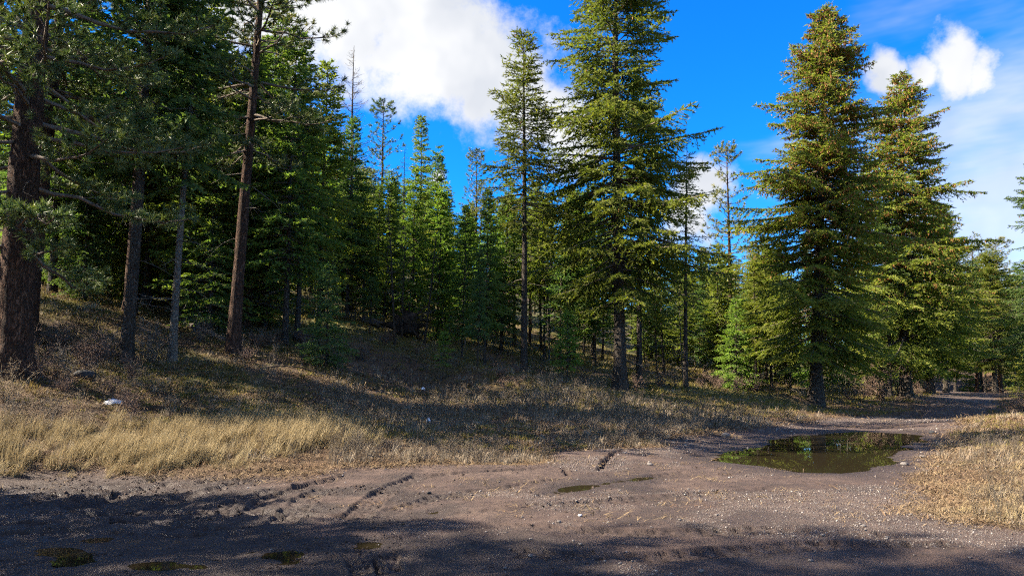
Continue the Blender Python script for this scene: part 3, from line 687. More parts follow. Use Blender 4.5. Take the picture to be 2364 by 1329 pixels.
K_POLE = bare_tree(42, 9, .055, .12, .9, 60, -.1, M_BARK_PALE)

K_PALE = dict(parts=[(n_, m_.copy()) if n_ == 'trunk' else (n_, m_) for n_, m_ in K_FIR[5]['parts']], H=K_FIR[5]['H'])
K_PALE['parts'][0][1].materials[0] = M_BARK_PALE
# ---- trees one can single out
T = add_tree
T(K_HEROPINE, 26, 19, 'pine_tree', 'thick red-brown pine trunk at the left edge with low needle tufts', height=27, col='pine', lean=1.4, rot=20)
T(K_FIR[3], 290, 25, 'fir_tree', 'dark grey-green fir trunk second from the left edge', height=21, col='firdark', lean=2.2, wide=1.05)
T(K_PALE, 397, 26, 'fir_tree', 'slim fir with a pale trunk, its left edge lit', height=17, col='firdark', lean=1.6)
T(K_PINE_A, 537, 29, 'pine_tree', 'tall pine with a straight red-brown trunk left of the bare slope log', height=25, col='pine', lean=2.0)
T(K_PINE_B, 566, 37, 'pine_tree', 'pine trunk close behind the tall red-brown pine, sunlit on one edge', height=24, col='pinelight', lean=1.5)
T(K_PINE_A, 62, 24, 'pine_tree', 'pine hidden behind the thick trunk, its tufted limbs filling the upper left', height=22, col='pine', lean=1.4, wide=1.2, rot=140)
T(K_FIR[2], 120, 34, 'fir_tree', 'low-boughed fir in the gap right of the thick pine', height=17, col='fir', wide=1.25)
T(K_FIR[0], 335, 36, 'fir_tree', 'bushy fir behind the gap between the two nearest fir trunks', height=19, col='firdark', wide=1.2)
T(K_FIR[2], 455, 35, 'fir_tree', 'bushy yellow-green fir left behind the tall red-brown pine', height=18, col='firlight', wide=1.2)
T(K_PINE_A, -70, 24, 'pine_tree', 'pine left of the thick trunk, mostly outside the frame', height=24, col='pine')
T(K_PINE_A, 298, 32, 'pine_tree', 'dark pine behind the grey-green fir trunk with spreading high limbs', height=23, col='pine', wide=1.1, rot=250)
T(K_FIR[1], 610, 41, 'fir_tree', 'green fir filling the gap right behind the red-brown pines', height=20, col='fir', wide=1.15)
T(K_FIR[0], 657, 34, 'fir_tree', 'slender fir just right of the red-brown pines', top=60, col='fir')
T(K_FIR[1], 685, 36, 'fir_tree', 'thin fir with yellow-green boughs beside the cloud edge', top=120, col='firlight', wide=1.0)
T(K_FIR[2], 735, 43, 'fir_tree', 'pointed fir below the cloud left of the leafless larch', top=140, col='firlight', lean=.6)
T(K_LARCH, 808, 52, 'larch_tree', 'leafless larch standing bare against the cloud', top=105, lean=.3)
T(K_FIR[0], 800, 47, 'fir_tree', 'dark fir in front of the leafless larch', top=265, col='firdark')
T(K_PINE_S, 872, 58, 'pine_tree', 'small open pine alone against blue sky right of the larch', top=226, col='pine', lean=.8)
T(K_FIR[1], 866, 50, 'fir_tree', 'fir trunk standing beside the fallen log on the slope', top=420, col='fir')
T(K_FIR[0], 965, 66, 'fir_tree', 'narrow spired fir tallest between larch and centre fir', top=262, col='firlight', lean=.4, wide=.8)
T(K_SNAG, 925, 57, 'dead_tree', 'thin dead snag rising beside the narrow spired fir', top=335, lean=1)
T(K_FIR[4], 1000, 64, 'fir_tree', 'short fir at the right shoulder of the narrow spired fir', top=330, col='fir', wide=.8)
T(K_FIR[2], 950, 45, 'fir_tree', 'bright green fir below the narrow spired fir', top=385, col='young', wide=.8)
T(K_FIR[4], 1008, 47, 'fir_tree', 'bright green fir right of its taller twin below the blue gap', top=415, col='young')
T(K_PINE_S, 1092, 70, 'pine_tree', 'distant pine whose top shows left of the centre fir', top=340, col='pinelight', wide=.9)
T(K_FIR[2], 1066, 41, 'fir_tree', 'fir with a thin pale trunk left of the centre fir', top=470, col='fir', wide=.8)
T(K_FIR[0], 1118, 37, 'fir_tree', 'dark fir trunk close left of the centre fir', top=430, col='fir', wide=.75)
T(K_FIR[4], 1102, 36, 'fir_tree', 'thin pole-like fir beside the dark trunk left of the centre fir', top=560, col='firdark', wide=.7)
T(K_FIR_OPEN, 1210, 40, 'fir_tree', 'tall open fir with long bare trunk at the centre', top=66, col=(.105, .122, .028), lean=.1, rot=40)
T(K_YOUNG[0], 1309, 37, 'fir_sapling', 'small green fir sapling on a thin pale stem', top=715, col='young')
T(K_YOUNG[1], 1022, 35, 'fir_sapling', 'tiny fir sapling on the lit slope left of centre', top=765, col='young')
T(K_YOUNG[2], 752, 31, 'fir_sapling', 'young bushy fir with low green boughs on the slope', top=610, col='firdark')
T(K_FIR_TALL, 1432, 40, 'fir_tree', 'big fir with thick trunk, its top cut by the frame', height=31, col=(.128, .138, .028), lean=.4, rot=0, wide=.88)
T(K_FIR[3], 1476, 44, 'fir_tree', 'reddish trunked fir tight behind the big cut-off fir', height=20, col='fir', lean=.8)
T(K_FIR[2], 1372, 52, 'fir_tree', 'fir crown filling the gap left of the big cut-off fir', top=390, col='fir')
T(K_SPARSE, 1583, 44, 'fir_tree', 'sparse dark fir with bare lower branches against white cloud', top=325, col='firdark', lean=1.4, rot=10)
T(K_PINE_S, 1688, 66, 'pine_tree', 'narrow pine against blue sky left of the cone-laden spruce', top=328, col='pinelight', lean=.3, wide=.95)
T(K_SPRUCE_A, 1884, 46, 'spruce_tree', 'tallest spruce by the puddle with brown cones in its top', top=8, col='olive', lean=2.9, rot=75)
T(K_SPRUCE_B, 2092, 56, 'spruce_tree', 'broad cone-laden spruce behind and right of the tallest spruce', top=160, col='olive', lean=1.2, rot=200, wide=1.12)
T(K_SPRUCE_B, 2148, 72, 'spruce_tree', 'dense spruce left of the road behind the broad one', top=440, col='firlight', wide=1.25, rot=60)
T(K_FIR_TALL, 2298, 84, 'fir_tree', 'bushy fir right of the road where it enters the wood', top=575, col='olive', wide=1.3)
T(K_FIR[3], 2055, 55, 'fir_tree', 'dark trunk amid bare brush left of the road', top=420, col='firdark', wide=.9)
T(K_FIR_TALL, 2184, 79, 'fir_tree', 'tree with a dark trunk where the road bends away', top=470, col='firdark', wide=.9)
T(K_FIR[3], 2206, 88, 'fir_tree', 'reddish trunk right behind the tree at the road bend', top=600, col='olive')
T(K_PINE_B, 2256, 92, 'pine_tree', 'pale trunk standing at the far end of the road', top=540, col='pinelight')
T(K_PINE_S, 2310, 88, 'pine_tree', 'round-topped pine at the right below the pale sky', top=545, col='pinelight', wide=1.2)
T(K_FIR_TALL, 2440, 50, 'fir_tree', 'fir at the right edge showing only its bough tips', top=300, col='firdark', wide=.85)
T(K_YOUNG[2], 2372, 62, 'fir_sapling', 'bright yellow-green young fir at the right edge', top=790, col='olive')
T(K_LOW, 1735, 64, 'fir_tree', 'low-boughed fir in the gap left of the tallest spruce', height=9, col='fir')
T(K_LOW, 1815, 62, 'fir_tree', 'low-boughed fir behind the left skirt of the tallest spruce', height=10, col='firlight')
T(K_LOW, 1960, 66, 'fir_tree', 'low-boughed fir behind the pale dead stems', height=9, col='fir')
T(K_YOUNG[2], 1700, 49, 'fir_sapling', 'bushy young fir left of the tallest spruce', top=690, col='young')
T(K_FIR[2], 1655, 55, 'fir_tree', 'leafy fir between sparse fir and tallest spruce', top=560, col='firlight')
T(K_FIR[0], 1770, 60, 'fir_tree', 'fir directly left behind the tallest spruce', top=540, col='olive')
for px, d, tp, wh in ((1905, 50, 800, 'nearest'), (1921, 52, 810, 'second'), (1937, 53, 790, 'third'), (1953, 55, 820, 'fourth')):
    T(K_POLE, px, d, 'dead_sapling', wh + ' of four thin pale dead stems right of the tallest spruce trunk', 'tree', top=tp, group='pale dead stems beside the tallest spruce', lean=rngt.uniform(-2, 4))

# ---- the forest behind
SKY = np.array([(-400, -200), (0, -100), (560, -40), (640, 60), (700, 190), (760, 300), (850, 370), (900, 400), (1000, 420), (1060, 440), (1140, 400), (1240, 400), (1330, 430), (1420, 460), (1540, 590), (1640, 560), (1720, 540), (1800, 520), (2000, 520), (2120, 560), (2200, 620), (2280, 575), (2364, 575), (2700, 500)], float)
MARKS = [(35, 'the thick left-edge pine'), (290, 'the dark grey-green fir trunk'), (397, 'the slim pale-trunked fir'), (537, 'the tall red-brown pine'), (700, 'the cloud-edge fir'), (808, 'the leafless larch'), (872, 'the small open pine'),
         (962, 'the narrow spired fir'), (1092, 'the distant pine top'), (1210, 'the centre fir'), (1309, 'the small fir sapling'), (1432, 'the big cut-off fir'), (1583, 'the sparse dark fir'), (1688, 'the narrow sky-backed pine'), (1884, 'the tallest spruce'),
         (2055, 'the dark trunk in brush'), (2184, 'the road-bend tree'), (2256, 'the road-end pale trunk'), (2310, 'the round-topped pine')]
ORD = ('', 'second ', 'third ', 'fourth ', 'fifth ', 'sixth ', 'seventh ', 'eighth ', 'ninth ', 'tenth ', 'eleventh ', 'twelfth ', 'thirteenth ')
def name_by_marks(items):
    """items: [object, px, words, where]; gives each a label of its own from its looks and the landmark tree nearest to it"""
    by = {}
    for o, px, words, where in items:
        m = min(MARKS, key=lambda q: abs(q[0] - px)); side = 'left' if px < m[0] else 'right'
        by.setdefault((words, side, m[1], where), []).append((abs(px - m[0]), o))
    for (words, side, mk, where), l in by.items():
        for k, (_, o) in enumerate(sorted(l, key=lambda q: q[0])):
            o['label'] = ' '.join(('%s%s %s of %s%s' % (ORD[min(k, 12)], words, side, mk, where)).split()[:16]).rstrip(',')
CNAME = {'fir': 'green', 'firdark': 'dark green', 'firlight': 'yellow-green', 'olive': 'olive', 'pine': 'dull green', 'pinelight': 'pale green', 'young': 'bright green'}
def forest():
    rg = random.Random(77); used = []; items = []
    zones = [  # px range, distance range, number, where, group
        (40, 600, 33, 60, 18, ', close by', 'conifers packed on the left slope', ('firdark', 'fir', 'fir')),
        (-60, 680, 60, 120, 24, ', high on the slope', 'dim conifers high on the left slope', ('fir', 'firlight', 'firdark')),
        (580, 1180, 46, 72, 20, ', mid-slope', 'slender conifers on the middle slope', ('fir', 'firlight', 'young')),
        (600, 1300, 78, 130, 34, ', far up the hillside', 'distant conifers on the hillside', ('fir', 'firlight', 'olive')),
        (1180, 1800, 50, 90, 32, ', in the wood behind', 'conifers behind the centre trees', ('fir', 'firlight', 'olive')),
        (1300, 2060, 90, 150, 34, ', far behind', 'far conifers behind the tallest spruce', ('fir', 'firlight')),
        (1960, 2500, 90, 150, 60, ', in the far wood', 'conifers closing the end of the road', ('firlight', 'olive', 'firdark', 'fir')),
    ]
    for a, b, d0, d1, n, where, grp, cols in zones:
        k = 0; tries = 0
        while k < n and tries < n * 40:
            tries += 1
            px = rg.uniform(a, b); d = rg.uniform(d0 ** .5, d1 ** .5) ** 2; x, y, z = place(px, d)
            if min([math.hypot(x - u, y - v) for u, v in used] + [9]) < 1.7: continue
            if px > 2090 and d < 88: continue
            if abs(x - (ROADX(d))) < 3.2 and d > 45: continue
            sk = np.interp(px, SKY[:, 0], SKY[:, 1]); hm = P(px, sk, d)[2] - z
            h = min(rg.uniform(13, 23), hm * rg.uniform(.72, 1.0))
            if h < 6: continue
            pr = rg.choice(K_FIR + ([K_PINE_S, K_PINE_B] if rg.random() < .3 else []))
            isp = pr in (K_PINE_S, K_PINE_B); col = 'pine' if isp else rg.choice(cols)
            e = add_tree(pr, px, d, 'pine_tree' if isp else 'fir_tree', 'x', top=None, height=h, col=col, lean=rg.uniform(-1, 2.5), wide=rg.uniform(.85, 1.2), group=grp, xy=(x, y))
            items.append((e, px, '%s %s %s' % ('tall' if h > 17 else 'middling' if h > 11.5 else 'short', CNAME[col], 'pine' if isp else 'fir'), where))
            used.append((x, y)); k += 1
    for k in range(44):
        px = rg.uniform(70, 640) if k < 28 else rg.uniform(640, 1180); d = rg.uniform(33, 54) if k < 28 else rg.uniform(50, 70); x, y, z = place(px, d)
        if min([math.hypot(x - u, y - v) for u, v in used] + [9]) < 1.2: continue
        h = rg.uniform(6, 12); col = rg.choice(('fir', 'firdark', 'firlight'))
        e = add_tree(K_LOW, px, d, 'fir_tree', 'x', height=h, col=col, lean=rg.uniform(-1, 2), wide=rg.uniform(.9, 1.2), group='low-boughed firs on the slope', xy=(x, y))
        items.append((e, px, '%s low-boughed %s fir' % ('short' if h < 9 else 'middling', CNAME[col]), ''))
        used.append((x, y))
    for k in range(24):
        px = rg.uniform(1470, 1700) if k < 18 else rg.uniform(1250, 1400); d = rg.uniform(52, 96); x, y, z = place(px, d)
        if min([math.hypot(x - u, y - v) for u, v in used] + [9]) < 1.3: continue
        h = rg.uniform(7, 14); col = rg.choice(('fir', 'firlight', 'firdark')); pr = K_LOW if k % 2 else rg.choice(K_FIR[:3])
        h = min(h, (P(px, np.interp(px, SKY[:, 0], SKY[:, 1]), d)[2] - z) * .95)
        e = add_tree(pr, px, d, 'fir_tree', 'x', height=h, col=col, lean=rg.uniform(-1, 2), wide=rg.uniform(1, 1.25), group='firs filling the gap behind the big fir', xy=(x, y))
        items.append((e, px, '%s full-skirted %s fir' % ('short' if h < 9.5 else 'middling', CNAME[col]), ', in the gap'))
        used.append((x, y))
    # young trees under the canopy
    k = 0
    while k < 30:
        px = rg.uniform(60, 2050); d = rg.uniform(42, 80)
        if d < 46 and px > 1150: continue
        x, y, z = place(px, d)
        if min([math.hypot(x - u, y - v) for u, v in used] + [9]) < 1.0: continue
        h = rg.uniform(2.5, 8); col = rg.choice(('fir', 'young', 'firdark'))
        e = add_tree(rg.choice(K_YOUNG), px, d, 'fir_sapling', 'x', height=h, col=col, lean=rg.uniform(-3, 3), group='young conifers under the canopy', xy=(x, y), wide=rg.uniform(.85, 1.2))
        items.append((e, px, '%s %s young fir' % ('bushy' if h > 5.5 else 'small', CNAME[col]), ', in shade'))
        used.append((x, y)); k += 1
    for k in range(34):
        px = rg.uniform(1960, 2480); d = rg.uniform(90, 140); x, y, z = place(px, d)
        if abs(x - ROADX(d)) < 3.2: continue
        h = rg.uniform(4, 9); col = rg.choice(('fir', 'firdark', 'olive'))
        e = add_tree(K_YOUNG[2], px, d, 'fir_sapling', 'x', height=h, col=col, group='young conifers of the far wood', xy=(x, y), wide=1.15)
        items.append((e, px, '%s %s young fir' % ('bushy' if h > 6.5 else 'small', CNAME[col]), ', in the far wood'))
    # dead poles and snags between them
    for k in range(40):
        px = rg.uniform(100, 2080); d = rg.uniform(38, 70)
        if px > 1150: d += 10
        pr = rg.choice((K_POLE, K_POLE, K_SNAG)); h = rg.uniform(4, 9)
        e = T(pr, px, d, 'dead_tree', 'x', height=h, lean=rg.uniform(-5, 6), group='dead stems among the trunks')
        items.append((e, px, '%s %s leafless stem' % ('short' if h < 6.5 else 'taller', 'grey' if pr is K_SNAG else 'pale'), ', in the wood'))
    name_by_marks(items)
def ROADX(d): return float(np.interp(d, (25, 35, 46, 60, 84, 120), (12.6, 20, 27.5, 38, 54, 74)))
forest()
# trees out of view to the left; their shadows cross the road and the slope
def shade_trees():
    rg = random.Random(5)
    for x, y, k, h in ((-9, 2.6, 1, 19), (-13, 3.4, 0, 21), (-12, 1.0, 1, 20), (-20, 4.0, 1, 25), (-7, 0.0, 3, 17), (-27, 4.4, 1, 27),
                       (-13, 10.0, 2, 8), (-15.5, 8.8, 3, 10), (-18, 10.2, 2, 11), (-15, 7.0, 2, 11), (-19, 7.6, 3, 15), (-22, 18.5, 1, 20), (-30, 22, 0, 22), (-24, 25, 2, 18), (-29, 29, 2, 20), (-27, 34, 0, 22)):
        pr = (K_PINE_A, K_PINE_B, K_FIR[1], K_FIR[3])[k]
        T(pr, 0, 0, 'pine_tree' if k < 2 else 'fir_tree', 'tree beyond the left edge whose long shadow crosses the ground', height=h, col='pine', group='trees beyond the left edge', xy=(x, y), lean=rg.uniform(-1, 2))
shade_trees()

# ------------------------------------------------------------------ shrubs, logs, stones
def shrub_mesh(seed, n, h, spread, mat, rad=.008, fork=5):
    rng = np.random.default_rng(seed); g = Geo()
    for _ in range(n):
        a = rng.uniform(0, 6.283); o = rng.uniform(0, .12, 2); L = h * rng.uniform(.5, 1.1); ou = rng.uniform(.1, 1) * spread; s = np.linspace(0, 1, 5)
        pts = np.stack([o[0] + math.cos(a) * ou * L * s ** 1.2, o[1] + math.sin(a) * ou * L * s ** 1.2, L * s * (1 - .2 * ou * s) - .05], 1); pts[1:] += rng.normal(0, .035 * h, (4, 3))
        g.tube(pts, rad * (1 - .75 * s), 3)
        for _ in range(fork):
            k = rng.integers(1, 5); e = pts[k] + (np.array((math.cos(a), math.sin(a), .8)) * rng.uniform(.08, .3) + rng.normal(0, .13, 3)) * h
            mid = (pts[k] + e) / 2 + rng.normal(0, .02 * h, 3); g.tube([pts[k], mid, e], [rad * .6, rad * .45, rad * .2], 3)
            for _ in range(2):
                f = mid + rng.normal(0, .11, 3) * h + (0, 0, .05 * h); g.tube([mid, f], [rad * .4, rad * .15], 3)
    return g.mesh('shrub', mat)
SH = [shrub_mesh(1, 26, 1.0, .8, M_SHRUB), shrub_mesh(2, 20, 1.0, .6, M_DEADTWIG), shrub_mesh(3, 30, 1.0, 1.0, M_SHRUB_TAN), shrub_mesh(4, 34, 1.0, .7, M_SHRUB, .007, 7)]
rgs = random.Random(9)
def shrub(kind, px, d, size, label, group=None, name='bare_shrub'):
    x, y, z = place(px, d); o = link(name, SH[kind]); o.location = (x, y, z); s = size * rgs.uniform(.85, 1.15); o.scale = (s, s, s); o.rotation_euler = (0, R(rgs.uniform(-4, 10)), rgs.uniform(0, 6.28))
    return tag(o, label, 'shrub', group)
shrub(3, 2345, 40, 1.5, 'dense grey-brown bush right of the road at the right edge')
shrub(3, 2372, 44, 1.7, 'second grey-brown bush pressed against the right edge')
shrub(0, 2035, 53, 3.0, 'tall arching brush around the dark trunk left of the road')
shrub(0, 2010, 54, 2.6, 'bare brush left of the dark trunk by the road')
shrub(1, 2075, 57, 2.0, 'thin brush right of the dark trunk by the road')
shrub(0, 250, 24.5, 1.3, 'tangled brown brush at the foot of the dark fir trunk', None)
shrub(3, 215, 23, 1.1, 'low dark brush on the bank left of the dark fir')
shrub(1, 345, 25.5, 1.3, 'bare twigs between the two nearest fir trunks')
shrub(2, 15, 17.0, 1.0, 'pale bare twigs in front of the thick pine trunk')
for i, (px, d, s) in enumerate(((30, 16.2, .55), (75, 16.0, .6), (120, 16.4, .5), (165, 16.2, .45), (205, 16.2, .4), (10, 15.4, .55), (60, 15.2, .45), (110, 15.5, .42))):
    shrub(2 if rgs.random() < .6 else 1, px, d, s, '%s dry twig tangle from the left edge, in the %s row above the golden grass' % (('first', 'second', 'third', 'fourth', 'fifth')[i % 5], 'rear' if i < 5 else 'front'), 'dry twig tangles at the left edge')
EDGE = []
for k in range(30):
    px = rgs.uniform(20, 330); d = rgs.uniform(18, 25); k_ = rgs.choice((0, 3, 3, 1))
    EDGE.append((shrub(k_, px, d, rgs.uniform(.45, .85), 'x', 'brush on the left bank'), px, 'low %s brush' % ('brown', 'grey', '', 'dense brown')[k_], ', on the bank'))
for k in range(34):
    px = rgs.uniform(400, 1250); d = rgs.uniform(27, 42); k_ = rgs.choice((0, 1, 3))
    EDGE.append((shrub(k_, px, d, rgs.uniform(.35, .75), 'x', 'brush on the slope'), px, 'small %s brush' % ('reddish', 'grey', '', 'dense brown')[k_], ', on the slope'))
for px, d, s in ((890, 40, .9), (1010, 38, .9), (1050, 37, .8), (960, 39, .7), (880, 55, 1.6), (1140, 40, .9), (1240, 44, 1.2), (1290, 41, .8), (1350, 41, 1.0), (1385, 41, .9), (1465, 41, 1.2), (1490, 42, 1.1), (1530, 43, 1.0), (1560, 44, 1.2), (1620, 46, 1.1), (1660, 47, 1.2),
                 (1700, 47, 1.0), (1740, 48, 1.2), (1780, 49, 1.2), (1840, 50, 1.3), (1960, 51, 1.1), (1985, 52, 1.3), (720, 33, .8), (780, 33, .9), (830, 34, 1.0), (620, 33, .8), (460, 30, 1.0), (2140, 66, 1.4), (2120, 62, 1.2)):
    k_ = rgs.choice((0, 1, 3)); EDGE.append((shrub(k_, px, d, s, 'x', 'bare shrubs along the forest edge'), px, '%s bare %s shrub' % ('low' if s < 1.05 else 'waist-high', ('reddish', 'grey', '', 'dense brown')[k_]), ', at the forest edge'))
name_by_marks(EDGE)

def fallen(name, label, p0, p1, r0, r1, mat, sides=9, bend=0.0, cat='log', lift=.7, twigs=0):
    a = np.array(place(*p0)); b = np.array(place(*p1)); n = 9; s = np.linspace(0, 1, n); rng = np.random.default_rng(int(p0[0]))
    pts = a + (b - a) * s[:, None]; pts[:, 2] = a[2] + (b[2] - a[2]) * s + bend * 4 * s * (1 - s)
    pts[:, 2] += (r0 + (r1 - r0) * s) * lift; pts[1:-1] += rng.normal(0, r0 * .15, (n - 2, 3))
    g = Geo(); g.tube(pts, r0 + (r1 - r0) * s, sides, 1 + .12 * (rng.random((n, sides)) - .5), True)
    for _ in range(twigs):
        k = rng.integers(1, n); g.tube([pts[k], pts[k] + rng.normal(0, .25, 3) + (0, 0, .15)], [r0 * .5, .003], 3)
    c = (a + b) / 2; V = np.concatenate(g.V) - c
    me = mesh_np(name, V, np.concatenate(g.F), mat, True); o = link(name, me); o.location = c; return tag(o, label, cat)
fallen('fallen_log', 'long fallen trunk lying on the slope left of the red-brown pine', (425, 33), (545, 31), .17, .11, M_LOG)
fallen('fallen_log', 'thick fallen log on the slope ending at an upturned root mass', (842, 47.5), (925, 44.5), .30, .24, M_LOG)
fallen('fallen_branch', 'long thin dark branch lying in the grass mid-slope', (608, 27), (752, 29), .035, .018, M_ROOT, 5, .22, 'branch', 1.5, 4)
fallen('fallen_branch', 'pale short stick lying in the grass behind the golden grass', (1515 - 1000, 20), (590, 20.5), .02, .012, M_DEADTWIG, 5, .0, 'branch', 1, 2)
fallen('fallen_branch', 'small dark stick lying across the road beyond the puddle', (2115, 37), (2140, 38.5), .03, .015, M_ROOT, 5, .02, 'branch', 1, 2)
fallen('fallen_branch', 'dead limb on the ground beneath the small fir sapling', (1300, 35.5), (1350, 35.2), .05, .025, M_LOG, 5, .02, 'branch', 1, 5)

STK = []
for k in range(26):
    px = rgs.uniform(150, 1250); d = rgs.uniform(20, 38); l = rgs.uniform(15, 45)
    STK.append((fallen('fallen_stick', 'x', (px, d), (px + l, d + rgs.uniform(-1, 1)), .022, .010, rgs.choice((M_DEADTWIG, M_ROOT, M_LOG)), 5, rgs.uniform(.0, .06), 'stick', 1.2, 3), px, '%s fallen stick' % ('short' if l < 30 else 'long'), ', on the ground'))
for o_, *_ in STK: o_['group'] = 'fallen sticks on the slope'
name_by_marks(STK)
def root_mass():
    rng = np.random.default_rng(3); x, y, z = place(938, 44); g = Geo(); e = bpy.data.objects.new('root_mass', None); COL.objects.link(e); e.location = (x, y, z)
    th = np.linspace(0, 2 * np.pi, 18, endpoint=False); rr = .95 + .25 * rng.normal(size=18)
    k = 5; V = []
    for i, (f, dy) in enumerate(((.05, -.28), (.6, -.25), (1.0, 0), (.7, .22), (.05, .35))):
        V.append(np.stack([f * rr * np.cos(th), dy + .07 * rng.normal(size=18), .85 + f * rr * np.sin(th)], 1))
    V = np.concatenate(V); i = np.arange(k - 1)[:, None] * 18; j = np.arange(18)[None]; j2 = (j + 1) % 18
    Fq = np.stack(np.broadcast_arrays(i + j, i + j2, i + 18 + j2, i + 18 + j), -1).reshape(-1, 4)
    o = link('root_plate', mesh_np('root_plate', V, Fq, M_ROOT, False), e)
    for _ in range(30):
        a = rng.uniform(0, 6.283); q = rng.uniform(.4, .95); b = np.array((q * math.cos(a), -.1, .85 + q * math.sin(a))); pts = [b]
        dv = np.array((math.cos(a), rng.normal(0, .5), math.sin(a)))
        for s in range(4): b = b + dv * rng.uniform(.1, .25) + rng.normal(0, .07, 3); pts.append(b)
        g.tube(pts, np.linspace(.06, .012, 5) * rng.uniform(.6, 1.3), 5)
    o = link('roots', g.mesh('roots', M_ROOT), e); o['kind'] = 'stuff'
    tag(e, 'dark upturned root mass of the fallen log on the slope', 'root mass')
root_mass()

def stone_mesh(seed, flat=.6, sub=2):
    import bmesh
    rng = np.random.default_rng(seed); bm = bmesh.new(); bmesh.ops.create_icosphere(bm, subdivisions=sub, radius=1); 
    co = np.array([v.co[:] for v in bm.verts]); fc = np.array([[v.index for v in f.verts] for f in bm.faces]); bm.free()
    for _ in range(7):
        n = rng.normal(size=3); n /= np.linalg.norm(n); c = rng.uniform(.55, .9); dd = co @ n; co -= np.outer(np.maximum(dd - c, 0), n)
    co *= (1, rng.uniform(.65, 1), flat); co += rng.normal(0, .02, co.shape)
    return co, fc
STONES = [stone_mesh(s) for s in range(4)]
STM = {}
def stone(px, d, size, label, mat=M_ROCK, group=None, name='rock', k=0, flat=1, sink=.3):
    x, y, z = place(px, d); key = (k, mat.name)
    if key not in STM: STM[key] = mesh_np('rock', *STONES[k], mat, mat not in (M_ROCK,))
    o = link(name, STM[key]); o.location = (x, y, z + size * .6 * flat * (1 - sink) - size * .1); o.scale = (size, size, size * flat); o.rotation_euler = (0, 0, px % 6.28); return tag(o, label, 'stone' if name == 'rock' else 'boulder', group)
stone(196, 20.5, .36, 'dark low boulder on the bank left of the dark fir', M_ROCKDARK, name='boulder', k=1, flat=.85)
stone(1674, 22.5, .19, 'pale grey rock at the left rim of the large puddle', k=2)
stone(2152, 25.5, .17, 'dark flat rock on pale gravel beyond the large puddle', M_ROCKDARK, k=3, flat=.7)
stone(1340, 9.35, .035, 'white stone alone on the bare road near the centre', M_WHITE, k=0, flat=1.2)
stone(2088, 15.2, .09, 'grey rock at the right rim of the large puddle', k=1)
stone(2128, 16.6, .08, 'second grey rock on the right rim of the large puddle', k=0)
stone(1500, 15.0, .07, 'small pale stone left of the large puddle', k=3)
stone(990, 11.2, .05, 'dark clod on the road left of the centre puddles', M_ROCKDARK, k=2)
rgq = random.Random(21)
for i in range(48):
    px = rgq.uniform(1150, 2300); py = rgq.uniform(1100, 1325)
    q = ground_at(px, py)
    if px > 1800 and rgq.random() < .5: px, py = rgq.uniform(1850, 2360), rgq.uniform(1175, 1300); q = ground_at(px, py)
    stone(px, q[1], rgq.uniform(.016, .035), 'small loose stone lying on the right half of the gravel road', M_ROCK, 'loose stones on the road', k=rgq.randrange(4), flat=1, sink=.2)
def snow(px, d, sx, sy, label):
    x, y, z = place(px, d); rng = np.random.default_rng(int(px)); n = 16; th = np.linspace(0, 2 * np.pi, n, endpoint=False); V = []
    for f, h in ((1.0, -.04), (.97, .025), (.8, .06), (.45, .085), (.02, .09)):
        r = f * (1 + .22 * rng.normal(size=n) * (f > .5)); V.append(np.stack([sx * r * np.cos(th), sy * r * np.sin(th), h + .012 * rng.normal(size=n)], 1))
    i = np.arange(4)[:, None] * n; j = np.arange(n)[None]; j2 = (j + 1) % n
    Fq = np.stack(np.broadcast_arrays(i + j, i + j2, i + n + j2, i + n + j), -1).reshape(-1, 4)
    o = link('snow_patch', mesh_np('snow_patch', np.concatenate(V), Fq, M_SNOW, True)); o.location = (x, y, z + .05); tag(o, label, 'snow')
snow(261, 18.9, .20, .18, 'small bluish white patch of snow behind the golden grass')
snow(976, 33, .12, .12, 'tiny white patch on the shaded slope left of the centre fir')
snow(989, 22, .06, .06, 'tiny white patch in the dry grass below the slope')

